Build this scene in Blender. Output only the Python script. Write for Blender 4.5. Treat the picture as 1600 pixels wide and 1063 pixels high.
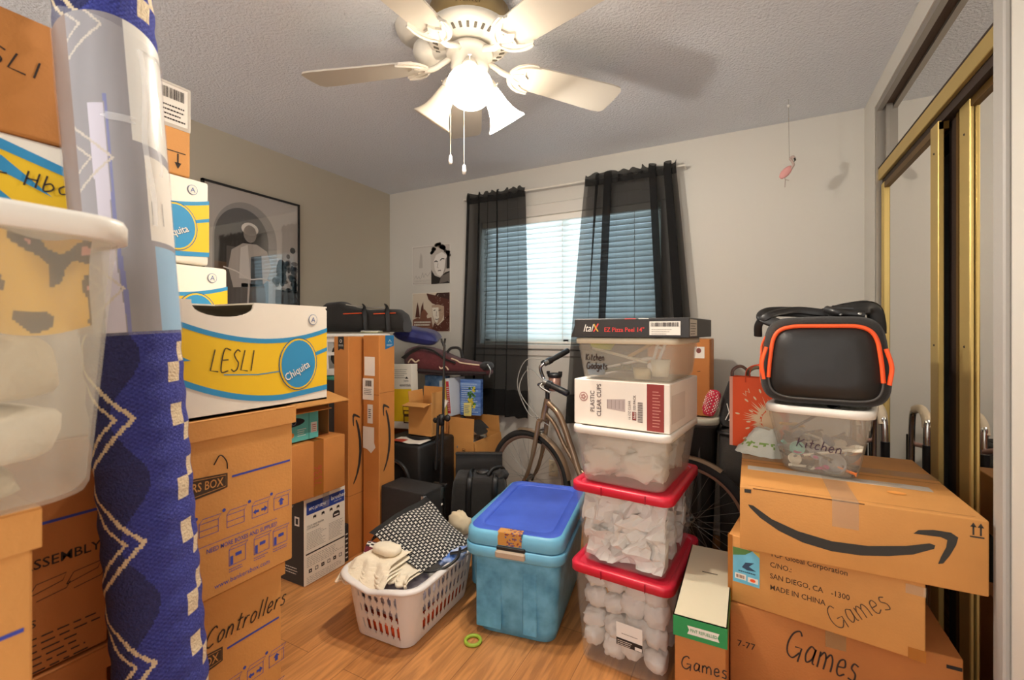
import bpy, bmesh, math, random
from mathutils import Vector, Matrix, noise
from mathutils.geometry import tessellate_polygon

for o in list(bpy.data.objects):
    bpy.data.objects.remove(o)
SC = bpy.context.scene
COL = SC.collection
PI = math.pi
R = math.radians

# ------------------------------------------------------------------ camera, world, exposure
EYE = 1.25
YAW = math.atan(372 / 711)
cam_d = bpy.data.cameras.new('camera')
cam_d.sensor_width = 36
cam_d.lens = 711 / 1600 * 36
cam_d.shift_y = -14.5 / 1600
cam_d.clip_start = 0.05
cam_d.dof.use_dof = True
cam_d.dof.focus_distance = 1.9
cam_d.dof.aperture_fstop = 4.5
cam = bpy.data.objects.new('camera', cam_d)
cam.location = (0, 0, EYE)
cam.rotation_euler = (PI / 2, 0, YAW)
COL.objects.link(cam)
SC.camera = cam
SC.view_settings.view_transform = 'Standard'
SC.view_settings.look = 'None'
SC.view_settings.gamma = 1
SC.view_settings.exposure = 0.7
SC.cycles.use_denoising = True
SC.cycles.max_bounces = 10
SC.cycles.transparent_max_bounces = 24
SC.cycles.sample_clamp_indirect = 6
SC.cycles.caustics_refractive = False

W = bpy.data.worlds.new('World')
SC.world = W
W.use_nodes = True
_n, _l = W.node_tree.nodes, W.node_tree.links
_bg = _n['Background']
_tc = _n.new('ShaderNodeTexCoord')
_sp = _n.new('ShaderNodeSeparateXYZ')
_mr = _n.new('ShaderNodeMapRange')
_mr.inputs['From Min'].default_value = -0.1
_mr.inputs['From Max'].default_value = 0.1
_mx = _n.new('ShaderNodeMix')
_mx.data_type = 'RGBA'
_mx.inputs['A'].default_value = (1.35, 1.31, 1.25, 1)      # fill light in place of an unseen hall; no wall behind the camera
_mx.inputs['B'].default_value = (1.7, 2.3, 2.75, 1)         # daylight sky outside the window
_l.new(_tc.outputs['Generated'], _sp.inputs[0])
_l.new(_sp.outputs['Y'], _mr.inputs['Value'])
_l.new(_mr.outputs[0], _mx.inputs['Factor'])
_l.new(_mx.outputs['Result'], _bg.inputs['Color'])
_bg.inputs['Strength'].default_value = 1.0


def lamp(name, kind, loc, power, color, size=0.05, rot=(0, 0, 0), sy=None):
    d = bpy.data.lights.new(name, kind)
    d.energy = power
    d.color = color
    if kind == 'AREA':
        d.size = size
        if sy:
            d.shape = 'RECTANGLE'
            d.size_y = sy
    else:
        d.shadow_soft_size = size
    o = bpy.data.objects.new(name, d)
    o.location = loc
    o.rotation_euler = rot
    COL.objects.link(o)
    return o


# ------------------------------------------------------------------ materials
def lin(c):
    c = c / 255
    return c / 12.92 if c <= 0.04045 else ((c + 0.055) / 1.055) ** 2.4


def rgb(h):
    return tuple(lin(int(h[i:i + 2], 16)) for i in (0, 2, 4)) + (1,)


_MC = {}


def mat(key, col, rough=0.6, metal=0.0, var=0.0, vscale=6.0, bump=0.0, bscale=120.0, emit=0.0, stretch=None,
        spec=0.5, sheen=0.0, col2=None, coat=0.0):
    if key in _MC:
        return _MC[key]
    m = bpy.data.materials.new(key)
    m.use_nodes = True
    nt = m.node_tree
    b = nt.nodes['Principled BSDF']
    c = rgb(col) if isinstance(col, str) else tuple(col) + (1,)
    b.inputs['Base Color'].default_value = c
    b.inputs['Roughness'].default_value = rough
    b.inputs['Metallic'].default_value = metal
    b.inputs['Specular IOR Level'].default_value = spec
    if sheen:
        b.inputs['Sheen Weight'].default_value = sheen
    if coat:
        b.inputs['Coat Weight'].default_value = coat
    if emit:
        b.inputs['Emission Color'].default_value = c
        b.inputs['Emission Strength'].default_value = emit
    if var or bump:
        tc = nt.nodes.new('ShaderNodeTexCoord')
        src = tc.outputs['Object']
        if stretch:
            mp = nt.nodes.new('ShaderNodeMapping')
            mp.inputs['Scale'].default_value = stretch
            nt.links.new(src, mp.inputs['Vector'])
            src = mp.outputs[0]
    if var:
        no = nt.nodes.new('ShaderNodeTexNoise')
        no.inputs['Scale'].default_value = vscale
        no.inputs['Detail'].default_value = 5
        nt.links.new(src, no.inputs['Vector'])
        mx = nt.nodes.new('ShaderNodeMix')
        mx.data_type = 'RGBA'
        c2 = rgb(col2) if col2 else tuple(x * (1 - var) for x in c[:3]) + (1,)
        mx.inputs['A'].default_value = c
        mx.inputs['B'].default_value = c2
        rp = nt.nodes.new('ShaderNodeMapRange')
        rp.inputs['From Min'].default_value = 0.35
        rp.inputs['From Max'].default_value = 0.7
        nt.links.new(no.outputs['Fac'], rp.inputs['Value'])
        nt.links.new(rp.outputs[0], mx.inputs['Factor'])
        nt.links.new(mx.outputs['Result'], b.inputs['Base Color'])
    if bump:
        nb = nt.nodes.new('ShaderNodeTexNoise')
        nb.inputs['Scale'].default_value = bscale
        nb.inputs['Detail'].default_value = 3
        nt.links.new(src, nb.inputs['Vector'])
        bp = nt.nodes.new('ShaderNodeBump')
        bp.inputs['Strength'].default_value = bump
        bp.inputs['Distance'].default_value = 0.01
        nt.links.new(nb.outputs['Fac'], bp.inputs['Height'])
        nt.links.new(bp.outputs[0], b.inputs['Normal'])
    _MC[key] = m
    return m


def clear(key, tint, alpha, rough=0.15, trans=0.0):
    """thin plastic or cloth: part lets light straight through, part is a milky surface"""
    if key in _MC:
        return _MC[key]
    m = bpy.data.materials.new(key)
    m.use_nodes = True
    nt = m.node_tree
    b = nt.nodes['Principled BSDF']
    b.inputs['Base Color'].default_value = rgb(tint)
    b.inputs['Roughness'].default_value = rough
    t = nt.nodes.new('ShaderNodeBsdfTransparent')
    mx = nt.nodes.new('ShaderNodeMixShader')
    mx.inputs[0].default_value = alpha
    out = nt.nodes['Material Output']
    surf = b.outputs[0]
    if trans:
        tr = nt.nodes.new('ShaderNodeBsdfTranslucent')
        tr.inputs['Color'].default_value = rgb(tint)
        m2 = nt.nodes.new('ShaderNodeMixShader')
        m2.inputs[0].default_value = trans
        nt.links.new(surf, m2.inputs[1])
        nt.links.new(tr.outputs[0], m2.inputs[2])
        surf = m2.outputs[0]
    nt.links.new(t.outputs[0], mx.inputs[1])
    nt.links.new(surf, mx.inputs[2])
    nt.links.new(mx.outputs[0], out.inputs['Surface'])
    _MC[key] = m
    return m


def lit_glass(key, col, strength):
    m = bpy.data.materials.new(key)
    m.use_nodes = True
    b = m.node_tree.nodes['Principled BSDF']
    b.inputs['Base Color'].default_value = rgb('fff4e0')
    b.inputs['Emission Color'].default_value = rgb(col)
    b.inputs['Emission Strength'].default_value = strength
    return m


def floor_mat():
    m = bpy.data.materials.new('laminate floor')
    m.use_nodes = True
    nt = m.node_tree
    N, L = nt.nodes, nt.links
    b = N['Principled BSDF']
    tc = N.new('ShaderNodeTexCoord')
    mp = N.new('ShaderNodeMapping')
    mp.inputs['Rotation'].default_value = (0, 0, R(90))
    L.new(tc.outputs['Object'], mp.inputs['Vector'])
    br = N.new('ShaderNodeTexBrick')
    br.inputs['Scale'].default_value = 1
    br.inputs['Brick Width'].default_value = 1.2
    br.inputs['Row Height'].default_value = 0.19
    br.inputs['Mortar Size'].default_value = 0.0012
    br.inputs['Color1'].default_value = rgb('cf9258')
    br.inputs['Color2'].default_value = rgb('c2844b')
    br.inputs['Mortar'].default_value = rgb('8a5a32')
    L.new(mp.outputs[0], br.inputs['Vector'])
    st = N.new('ShaderNodeMapping')
    st.inputs['Scale'].default_value = (11, 0.9, 1)
    L.new(tc.outputs['Object'], st.inputs['Vector'])
    no = N.new('ShaderNodeTexNoise')
    no.inputs['Scale'].default_value = 3.2
    no.inputs['Detail'].default_value = 7
    no.inputs['Distortion'].default_value = 1.4
    L.new(st.outputs[0], no.inputs['Vector'])
    rp = N.new('ShaderNodeValToRGB')
    rp.color_ramp.elements[0].position = 0.38
    rp.color_ramp.elements[0].color = (0.66, 0.6, 0.54, 1)
    rp.color_ramp.elements[1].position = 0.62
    rp.color_ramp.elements[1].color = (1.12, 1.1, 1.05, 1)
    L.new(no.outputs['Fac'], rp.inputs[0])
    mx = N.new('ShaderNodeMix')
    mx.data_type = 'RGBA'
    mx.blend_type = 'MULTIPLY'
    mx.inputs['Factor'].default_value = 0.75
    L.new(br.outputs['Color'], mx.inputs['A'])
    L.new(rp.outputs[0], mx.inputs['B'])
    L.new(mx.outputs['Result'], b.inputs['Base Color'])
    b.inputs['Roughness'].default_value = 0.38
    return m


def painted(key, col, scale, strength, dist=0.01):
    m = bpy.data.materials.new(key)
    m.use_nodes = True
    nt = m.node_tree
    b = nt.nodes['Principled BSDF']
    b.inputs['Base Color'].default_value = rgb(col)
    b.inputs['Roughness'].default_value = 0.85
    tc = nt.nodes.new('ShaderNodeTexCoord')
    no = nt.nodes.new('ShaderNodeTexNoise')
    no.inputs['Scale'].default_value = scale
    no.inputs['Detail'].default_value = 4
    no.inputs['Roughness'].default_value = 0.6
    nt.links.new(tc.outputs['Object'], no.inputs['Vector'])
    bp = nt.nodes.new('ShaderNodeBump')
    bp.inputs['Strength'].default_value = strength
    bp.inputs['Distance'].default_value = dist
    nt.links.new(no.outputs['Fac'], bp.inputs['Height'])
    nt.links.new(bp.outputs[0], b.inputs['Normal'])
    return m


CARD = mat('cardboard', 'd4954f', 0.75, var=0.14, vscale=5, bump=0.08, bscale=160)
CARD2 = mat('cardboard orange', 'cc843f', 0.75, var=0.16, vscale=5, bump=0.08, bscale=160)
CARD3 = mat('cardboard brown', 'bb7438', 0.78, var=0.16, vscale=5, bump=0.08, bscale=160)
CARDIN = mat('cardboard inside', 'b98750', 0.8, var=0.1)
SEAM = mat('carton seam', '6d4422', 0.9)
INK = mat('black ink', '2b211b', 0.8)
PEN = mat('marker pen', '33241c', 0.7)
BLUEINK = mat('blue ink', '3a46a0', 0.8)
TAPE = clear('packing tape', 'e2b27a', 0.38, 0.12)
TAPEO = clear('brown tape', 'b5702c', 0.75, 0.2)
PAPER = mat('paper', 'e9e2d6', 0.8, var=0.05)
WHITEBOX = mat('white carton', 'efe6d6', 0.7, var=0.05, vscale=9)
YELLOW = mat('yellow print', 'f3c51e', 0.6, var=0.08, vscale=4)
CYANB = mat('blue print', '2f8fc0', 0.6)
WHITE = mat('white plastic', 'efe9de', 0.4)
WHITEP = mat('white paint', 'e4ddd0', 0.5)
BLACK = mat('black plastic', '1c1a19', 0.45, var=0.2, vscale=30)
BLKFAB = mat('black fabric', '26221f', 0.85, var=0.25, vscale=12, bump=0.3, bscale=420, sheen=0.15)
BLKSAT = mat('black satin panel', '1e1b19', 0.5, var=0.2, vscale=7, bump=0.08, bscale=30)
CHROME = mat('chrome', 'd8d8d6', 0.18, 1.0)
STEEL = mat('steel', 'a9a8a4', 0.35, 1.0)
GOLD = mat('brass aluminium', 'd2b672', 0.5, 0.85, var=0.12, vscale=3, stretch=(1, 1, 0.3))
GOLDD = mat('dark brass', '6a4d1e', 0.5, 0.8)
DARKCH = mat('dark channel', '2a1a10', 0.7)
ORANGE = mat('orange', 'f0571f', 0.6)
RED = mat('red plastic', 'd5213b', 0.35, var=0.06)
CLEARBIN = clear('clear bin plastic', 'dcdcd6', 0.11, 0.22, 0.3)
MILKY = clear('milky bin plastic', 'e4e0d2', 0.26, 0.3, 0.45)
FROST = clear('frosted bin plastic', 'e2ddd0', 0.28, 0.3, 0.4)
BUNDLE = mat('white wrapping paper', 'f0ece6', 0.8, var=0.08, vscale=10, bump=0.5, bscale=28)
CREAM = mat('cream cotton', 'f0e2c8', 0.9, bump=0.3, bscale=60, sheen=0.2)

# ------------------------------------------------------------------ mesh builder
def rr(w, d, r, n=5):
    """rounded rectangle, counter-clockwise, as (x, y) points"""
    r = max(min(r, w / 2 - 1e-4, d / 2 - 1e-4), 1e-4)
    out = []
    for cx, cy, a0 in ((w / 2 - r, d / 2 - r, 0), (-w / 2 + r, d / 2 - r, 90), (-w / 2 + r, -d / 2 + r, 180), (w / 2 - r, -d / 2 + r, 270)):
        for k in range(n + 1):
            a = R(a0 + 90 * k / n)
            out.append((cx + r * math.cos(a), cy + r * math.sin(a)))
    return out


def even(pts, n):
    """the same closed outline with n evenly spaced points"""
    P = [Vector((p[0], p[1])) for p in pts]
    L = [0.0]
    for i in range(len(P)):
        L.append(L[-1] + (P[(i + 1) % len(P)] - P[i]).length)
    out, j = [], 0
    for k in range(n):
        s = L[-1] * k / n
        while L[j + 1] < s:
            j += 1
        t = (s - L[j]) / max(L[j + 1] - L[j], 1e-9)
        q = P[j].lerp(P[(j + 1) % len(P)], t)
        out.append((q.x, q.y))
    return out


def spline(pts, n=8, closed=False):
    P = [Vector(p) for p in pts]
    out = []
    m = len(P)
    rng = range(m) if closed else range(m - 1)
    for i in rng:
        a, b, c, d = (P[(i - 1) % m] if closed or i else P[0] * 2 - P[1], P[i], P[(i + 1) % m],
                      P[(i + 2) % m] if closed or i + 2 < m else P[m - 1] * 2 - P[m - 2])
        for k in range(n):
            t = k / n
            out.append(0.5 * ((2 * b) + (c - a) * t + (2 * a - 5 * b + 4 * c - d) * t * t + (3 * b - a - 3 * c + d) * t ** 3))
    if not closed:
        out.append(P[-1].copy())
    return out


class MB:
    def __init__(s):
        s.v, s.f, s.m, s.s, s.mats = [], [], [], [], []

    def mi(s, m):
        if m not in s.mats:
            s.mats.append(m)
        return s.mats.index(m)

    def add(s, vs, fs, m, M=None, smooth=False):
        k = len(s.v)
        for p in vs:
            p = Vector(p)
            s.v.append(M @ p if M else p)
        single = not isinstance(m, (list, tuple))
        for i, f in enumerate(fs):
            s.f.append([k + j for j in f])
            s.m.append(s.mi(m if single else m[i]))
            s.s.append(smooth)
        return s

    def box(s, x0, y0, z0, x1, y1, z1, m, bev=0.0, M=None, seg=1):
        if bev <= 0:
            vs = [(x0, y0, z0), (x1, y0, z0), (x1, y1, z0), (x0, y1, z0), (x0, y0, z1), (x1, y0, z1), (x1, y1, z1), (x0, y1, z1)]
            return s.add(vs, [(0, 3, 2, 1), (4, 5, 6, 7), (0, 1, 5, 4), (1, 2, 6, 5), (2, 3, 7, 6), (3, 0, 4, 7)], m, M)
        bm = bmesh.new()
        bmesh.ops.create_cube(bm, size=1)
        for v in bm.verts:
            v.co = Vector(((x0 + x1) / 2 + v.co.x * (x1 - x0), (y0 + y1) / 2 + v.co.y * (y1 - y0), (z0 + z1) / 2 + v.co.z * (z1 - z0)))
        bmesh.ops.bevel(bm, geom=bm.edges[:], offset=bev, segments=seg, affect='EDGES', profile=0.5)
        bm.verts.index_update()
        s.add([v.co.copy() for v in bm.verts], [[v.index for v in f.verts] for f in bm.faces], m, M, seg > 1)
        bm.free()
        return s

    def loft(s, rings, m, cap0=True, cap1=True, M=None, smooth=True, closed=True):
        n = len(rings[0])
        vs = [p for r_ in rings for p in r_]
        fs = []
        for i in range(len(rings) - 1):
            for j in range(n if closed else n - 1):
                a, b = i * n + j, i * n + (j + 1) % n
                fs.append((a, b, b + n, a + n))
        s.add(vs, fs, m, M, smooth)
        if cap0:
            s.add(list(rings[0]), [list(range(n))[::-1]], m, M)
        if cap1:
            s.add(list(rings[-1]), [list(range(n))], m, M)
        return s

    def tube(s, pts, r, m, n=8, closed=False, caps=True, M=None, flat=1.0, up=None):
        P = [Vector(p) for p in pts]
        k = len(P)
        rings = []
        ref = Vector(up) if up else None
        prev = None
        for i, p in enumerate(P):
            t = (P[(i + 1) % k] - P[i - 1]) if closed else (P[min(i + 1, k - 1)] - P[max(i - 1, 0)])
            if t.length < 1e-9:
                t = Vector((0, 0, 1))
            t.normalize()
            if ref is not None:
                a = ref - t * ref.dot(t)
                if a.length < 1e-4:
                    a = t.orthogonal()
            elif prev is None:
                a = t.orthogonal()
            else:
                a = prev - t * prev.dot(t)
                if a.length < 1e-6:
                    a = t.orthogonal()
            a.normalize()
            prev = a
            b = t.cross(a)
            rad = r[i] if isinstance(r, (list, tuple)) else r
            rings.append([p + a * (rad * flat * math.cos(2 * PI * j / n)) + b * (rad * math.sin(2 * PI * j / n)) for j in range(n)])
        if closed:
            rings.append(rings[0])
            return s.loft(rings, m, False, False, M)
        return s.loft(rings, m, caps, caps, M)

    def lathe(s, prof, m, n=24, M=None, cap0=False, cap1=False):
        rings = [[(r_ * math.cos(2 * PI * j / n), r_ * math.sin(2 * PI * j / n), z) for j in range(n)] for r_, z in prof]
        return s.loft(rings, m, cap0, cap1, M)

    def poly(s, pts, m, M=None):
        P = [Vector(p) for p in pts]
        tri = tessellate_polygon([P])
        return s.add(P, [t for t in tri], m, M)

    def prism(s, pts2, z0, z1, m, M=None, side=None):
        """extrude a 2-D outline between two heights"""
        a = [(p[0], p[1], z0) for p in pts2]
        b = [(p[0], p[1], z1) for p in pts2]
        tri = tessellate_polygon([[Vector(p) for p in a]])
        s.add(a, [t[::-1] for t in tri], m, M)
        s.add(b, [t for t in tri], m, M)
        n = len(a)
        return s.add(a + b, [(i, (i + 1) % n, n + (i + 1) % n, n + i) for i in range(n)], side or m, M)

    def grid(s, fn, nu, nv, m, smooth=True, matfn=None, closed=False, M=None):
        vs = []
        cols = nu if closed else nu + 1
        for j in range(nv + 1):
            for i in range(cols):
                vs.append(fn(i / nu, j / nv))
        fs, ms = [], []
        for j in range(nv):
            for i in range(nu):
                a, b = j * cols + i, j * cols + (i + 1) % cols
                fs.append((a, b, b + cols, a + cols))
                ms.append(matfn((i + 0.5) / nu, (j + 0.5) / nv) if matfn else m)
        return s.add(vs, fs, ms, M, smooth)

    def ball(s, c, rad, m, seed=0, amp=0.0, freq=3.0, nu=20, nv=12, sq=1.0, M=None):
        """a lump: ellipsoid (sq<1 makes it boxier), with noise"""
        c = Vector(c)

        def pw(x):
            return math.copysign(abs(x) ** sq, x)

        def fn(u, v):
            a, b = 2 * PI * u, PI * (v - 0.5)
            d = Vector((pw(math.cos(b)) * pw(math.cos(a)), pw(math.cos(b)) * pw(math.sin(a)), pw(math.sin(b))))
            k = 1 + amp * noise.noise(d * freq + Vector((seed * 7.3, seed * 1.7, 0)))
            return c + Vector((d.x * rad[0], d.y * rad[1], d.z * rad[2])) * k
        return s.grid(fn, nu, nv, m, closed=True, M=M)

    def build(s, name, parent=None, loc=(0, 0, 0), rotz=0.0, rot=None):
        me = bpy.data.meshes.new(name)
        me.from_pydata([tuple(p) for p in s.v], [], s.f)
        for m in s.mats:
            me.materials.append(m)
        me.polygons.foreach_set('material_index', s.m)
        me.polygons.foreach_set('use_smooth', s.s)
        me.update()
        o = bpy.data.objects.new(name, me)
        o.location = loc
        o.rotation_euler = rot or (0, 0, rotz)
        COL.objects.link(o)
        if parent:
            o.parent = parent
        return o


# ------------------------------------------------------------------ printing and handwriting on a flat face
_TXT = {}


def text_mesh(s, bold=False, shear=0.0, space=1.0):
    k = (s, bold, shear, space)
    if k not in _TXT:
        cu = bpy.data.curves.new('t', 'FONT')
        cu.body = s
        cu.size = 1 / 0.7
        cu.resolution_u = 2
        cu.shear = shear
        cu.space_character = space
        if bold:
            cu.offset = 0.013
        ob = bpy.data.objects.new('t', cu)
        COL.objects.link(ob)
        bpy.context.view_layer.update()
        ev = ob.evaluated_get(bpy.context.evaluated_depsgraph_get())
        me = ev.to_mesh()
        vs = [(v.co.x, v.co.y) for v in me.vertices]
        fs = [list(p.vertices) for p in me.polygons]
        ev.to_mesh_clear()
        bpy.data.objects.remove(ob)
        bpy.data.curves.remove(cu)
        wd = max([v[0] for v in vs], default=0)
        _TXT[k] = (vs, fs, wd)
    return _TXT[k]


GLY = {
    'L': (.5, [[(.12, 1), (.02, .05), (.5, .0)]]),
    'E': (.55, [[(.5, .98), (.08, 1), (.05, .02), (.5, .03)], [(.06, .52), (.42, .54)]]),
    'S': (.5, [[(.45, .92), (.25, 1), (.08, .8), (.22, .58), (.42, .38), (.38, .1), (.18, 0), (.0, .1)]]),
    'I': (.22, [[(.12, 1), (.1, 0)]]),
    'C': (.62, [[(.55, .85), (.4, 1), (.15, .85), (.03, .5), (.1, .15), (.3, 0), (.55, .1)]]),
    'G': (.8, [[(.6, .85), (.45, 1), (.18, .85), (.04, .45), (.12, .1), (.4, -.02), (.68, .25)], [(.4, .4), (.72, .42), (.68, -.1)]]),
    'K': (.6, [[(.1, 1), (.06, 0)], [(.55, .95), (.1, .45), (.58, 0)]]),
    'H': (.6, [[(.08, 1), (.05, 0)], [(.5, 1), (.48, 0)], [(.05, .5), (.5, .52)]]),
    'a': (.5, [[(.42, .55), (.2, .62), (.05, .3), (.15, .02), (.38, .2), (.44, .58), (.42, .1), (.52, .02)]]),
    'b': (.5, [[(.08, 1), (.06, .02), (.3, .0), (.45, .25), (.3, .52), (.06, .35)]]),
    'c': (.42, [[(.38, .5), (.2, .62), (.05, .3), (.15, .02), (.4, .1)]]),
    'd': (.5, [[(.4, .5), (.15, .55), (.04, .25), (.18, 0), (.42, .2), (.44, 1.02), (.46, 0)]]),
    'e': (.45, [[(.06, .3), (.36, .36), (.28, .6), (.08, .5), (.06, .15), (.2, 0), (.42, .12)]]),
    'g': (.5, [[(.4, .5), (.15, .58), (.05, .3), (.2, .05), (.42, .3), (.42, .55), (.42, -.2), (.2, -.4), (.02, -.25)]]),
    'h': (.5, [[(.08, 1.05), (.05, 0)], [(.06, .35), (.25, .58), (.4, .4), (.42, 0)]]),
    'i': (.22, [[(.1, .58), (.12, 0)], [(.1, .8), (.13, .84)]]),
    'l': (.22, [[(.1, 1.05), (.1, 0)]]),
    'm': (.75, [[(.05, .58), (.06, 0)], [(.06, .4), (.22, .6), (.35, .4), (.35, 0)], [(.35, .4), (.52, .6), (.66, .4), (.68, 0)]]),
    'n': (.5, [[(.06, .58), (.06, 0)], [(.06, .38), (.25, .6), (.4, .42), (.42, 0)]]),
    'o': (.46, [[(.22, .6), (.05, .35), (.15, .02), (.38, .12), (.4, .45), (.22, .6)]]),
    'r': (.38, [[(.06, .58), (.06, 0)], [(.06, .35), (.2, .58), (.36, .55)]]),
    's': (.4, [[(.35, .55), (.15, .6), (.08, .42), (.3, .25), (.28, .02), (.02, .05)]]),
    't': (.4, [[(.2, .95), (.18, .05), (.36, .05)], [(.02, .62), (.4, .66)]]),
    '7': (.5, [[(.05, .95), (.45, 1), (.2, 0)]]),
    '3': (.5, [[(.05, .9), (.3, 1), (.4, .75), (.18, .52), (.42, .3), (.3, .0), (.02, .08)]]),
    '6': (.5, [[(.4, .95), (.12, .55), (.06, .15), (.28, 0), (.42, .22), (.28, .42), (.08, .25)]]),
    '-': (.4, [[(.05, .45), (.35, .48)]]),
    ' ': (.35, []),
}


class Face:
    """a flat frame on a thing: u to the right and v up as you look at the face"""
    def __init__(s, mb, O, U, V, lift=0.0006):
        s.mb, s.O, s.U, s.V = mb, Vector(O), Vector(U).normalized(), Vector(V).normalized()
        s.N = s.U.cross(s.V)
        s.lift = lift

    def p(s, u, v, k=1):
        return s.O + s.U * u + s.V * v + s.N * (s.lift * k)

    def poly(s, pts, m, k=1):
        P = [s.p(u, v, k) for u, v in pts]
        tri = tessellate_polygon([[Vector((u, v, 0)) for u, v in pts]])
        fs = []
        for t in tri:
            a, b, c = (pts[i] for i in t)
            ar = (b[0] - a[0]) * (c[1] - a[1]) - (b[1] - a[1]) * (c[0] - a[0])
            fs.append(t if ar > 0 else t[::-1])
        s.mb.add(P, fs, m)
        return s

    def rect(s, u0, v0, u1, v1, m, k=1):
        return s.poly([(u0, v0), (u1, v0), (u1, v1), (u0, v1)], m, k)

    def frame(s, u0, v0, u1, v1, w, m, k=1):
        s.rect(u0, v0, u1, v0 + w, m, k)
        s.rect(u0, v1 - w, u1, v1, m, k)
        s.rect(u0, v0, u0 + w, v1, m, k)
        return s.rect(u1 - w, v0, u1, v1, m, k)

    def oval(s, cu, cv, ru, rv, m, k=1, n=28, rot=0):
        c, q = math.cos(rot), math.sin(rot)
        return s.poly([(cu + ru * math.cos(2 * PI * i / n) * c - rv * math.sin(2 * PI * i / n) * q,
                        cv + ru * math.cos(2 * PI * i / n) * q + rv * math.sin(2 * PI * i / n) * c) for i in range(n)], m, k)

    def stroke(s, pts, w, m, k=1, smooth=False):
        if smooth and len(pts) > 2:
            pts = [(q.x, q.y) for q in spline([(a, b, 0) for a, b in pts], 5)]
        n = len(pts)
        L, Rr = [], []
        for i in range(n):
            a, b = pts[max(i - 1, 0)], pts[min(i + 1, n - 1)]
            t = Vector((b[0] - a[0], b[1] - a[1]))
            if t.length < 1e-9:
                t = Vector((1, 0))
            t.normalize()
            q = Vector((-t.y, t.x)) * w / 2
            L.append((pts[i][0] + q.x, pts[i][1] + q.y))
            Rr.append((pts[i][0] - q.x, pts[i][1] - q.y))
        vs = [s.p(u, v, k) for u, v in L + Rr]
        s.mb.add(vs, [(n + i, n + i + 1, i + 1, i) for i in range(n - 1)], m)
        return s

    def band(s, top, bot, m, k=1):
        """area between two curves given as (u, v) lists of equal length"""
        vs = [s.p(u, v, k) for u, v in top + bot]
        n = len(top)
        s.mb.add(vs, [(n + i, n + i + 1, i + 1, i) for i in range(n - 1)], m)
        return s

    def text(s, body, u, v, h, m, rot=0.0, align='L', sx=1.0, bold=False, shear=0.0, k=1, space=1.0):
        vs, fs, wd = text_mesh(body, bold, shear, space)
        off = {'L': 0, 'C': wd / 2, 'R': wd}[align]
        c, q = math.cos(rot), math.sin(rot)
        P = []
        for x, y in vs:
            x, y = (x - off) * h * sx, y * h
            P.append(s.p(u + x * c - y * q, v + x * q + y * c, k))
        s.mb.add(P, fs, m)
        return s

    def hand(s, body, u, v, h, m, w=0.004, rot=0.0, sx=1.0, slant=0.0, k=1):
        c, q = math.cos(rot), math.sin(rot)
        x0 = 0
        for ch in body:
            wd, strokes = GLY[ch]
            for st in strokes:
                pts = []
                for a, b in st:
                    x, y = (x0 + a + slant * b) * h * sx, b * h
                    pts.append((u + x * c - y * q, v + x * q + y * c))
                s.stroke(pts, w, m, k, smooth=len(pts) > 3)
            x0 += wd + .12
        return s

    def lines(s, u0, v0, u1, v1, n, m, th=0.35, k=1, seed=1, ragged=0.3):
        """small print, too small to read in the photograph: rows of fine dashes"""
        rnd = random.Random(seed)
        st = (v1 - v0) / n
        for i in range(n):
            u = u0
            e = u1 - (u1 - u0) * rnd.random() * ragged
            y = v1 - (i + 1) * st
            while u < e:
                w = (0.02 + 0.06 * rnd.random()) * (u1 - u0) + 0.002
                s.rect(u, y, min(u + w, e), y + st * th, m, k)
                u += w + 0.02 * (u1 - u0)
        return s

    def bars(s, u0, v0, u1, v1, m, n=26, seed=3, k=2):
        rnd = random.Random(seed)
        st = (u1 - u0) / n
        for i in range(n):
            w = st * (0.3 + 0.5 * rnd.random())
            s.rect(u0 + i * st, v0, u0 + i * st + w, v1, m, k)
        return s


def faces(mb, w, d, h, z=0):
    """faces of a box standing centred on the origin"""
    return {'front': Face(mb, (-w / 2, -d / 2, z), (1, 0, 0), (0, 0, 1)), 'right': Face(mb, (w / 2, -d / 2, z), (0, 1, 0), (0, 0, 1)),
            'left': Face(mb, (-w / 2, d / 2, z), (0, -1, 0), (0, 0, 1)), 'top': Face(mb, (-w / 2, -d / 2, z + h), (1, 0, 0), (0, 1, 0)),
            'back': Face(mb, (w / 2, d / 2, z), (-1, 0, 0), (0, 0, 1))}


# ------------------------------------------------------------------ things
def tag(o, label, cat, group=None):
    o['label'] = label
    o['category'] = cat
    if group:
        o['group'] = group
    return o


def thing(name, label, cat, loc=(0, 0, 0), rotz=0.0, group=None):
    o = bpy.data.objects.new(name, None)
    o.empty_display_size = 0.05
    o.location = loc
    o.rotation_euler = (0, 0, rotz)
    COL.objects.link(o)
    return tag(o, label, cat, group)


def struct(name, mb, **k):
    o = mb.build(name, **k)
    o['kind'] = 'structure'
    return o


def copy_tree(o, parent=None):
    c = o.copy()
    COL.objects.link(c)
    if parent:
        c.parent = parent
    for ch in list(o.children):
        copy_tree(ch, c)
    return c

# ------------------------------------------------------------------ the room
XL, XR, YB, ZC = -2.81, 0.546, 3.05, 2.449
WALLM = painted('white wall paint', 'd0cbc1', 60, 0.08, 0.004)
TAUPE = painted('taupe wall paint', 'c2b9a6', 60, 0.08, 0.004)
CEIL = painted('popcorn ceiling', 'e0e3e8', 85, 0.75, 0.012)
TRIM = mat('white trim paint', 'd4cec4', 0.5)
MIRROR = mat('mirror glass', 'f2f0ec', 0.02, 1.0)

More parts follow.
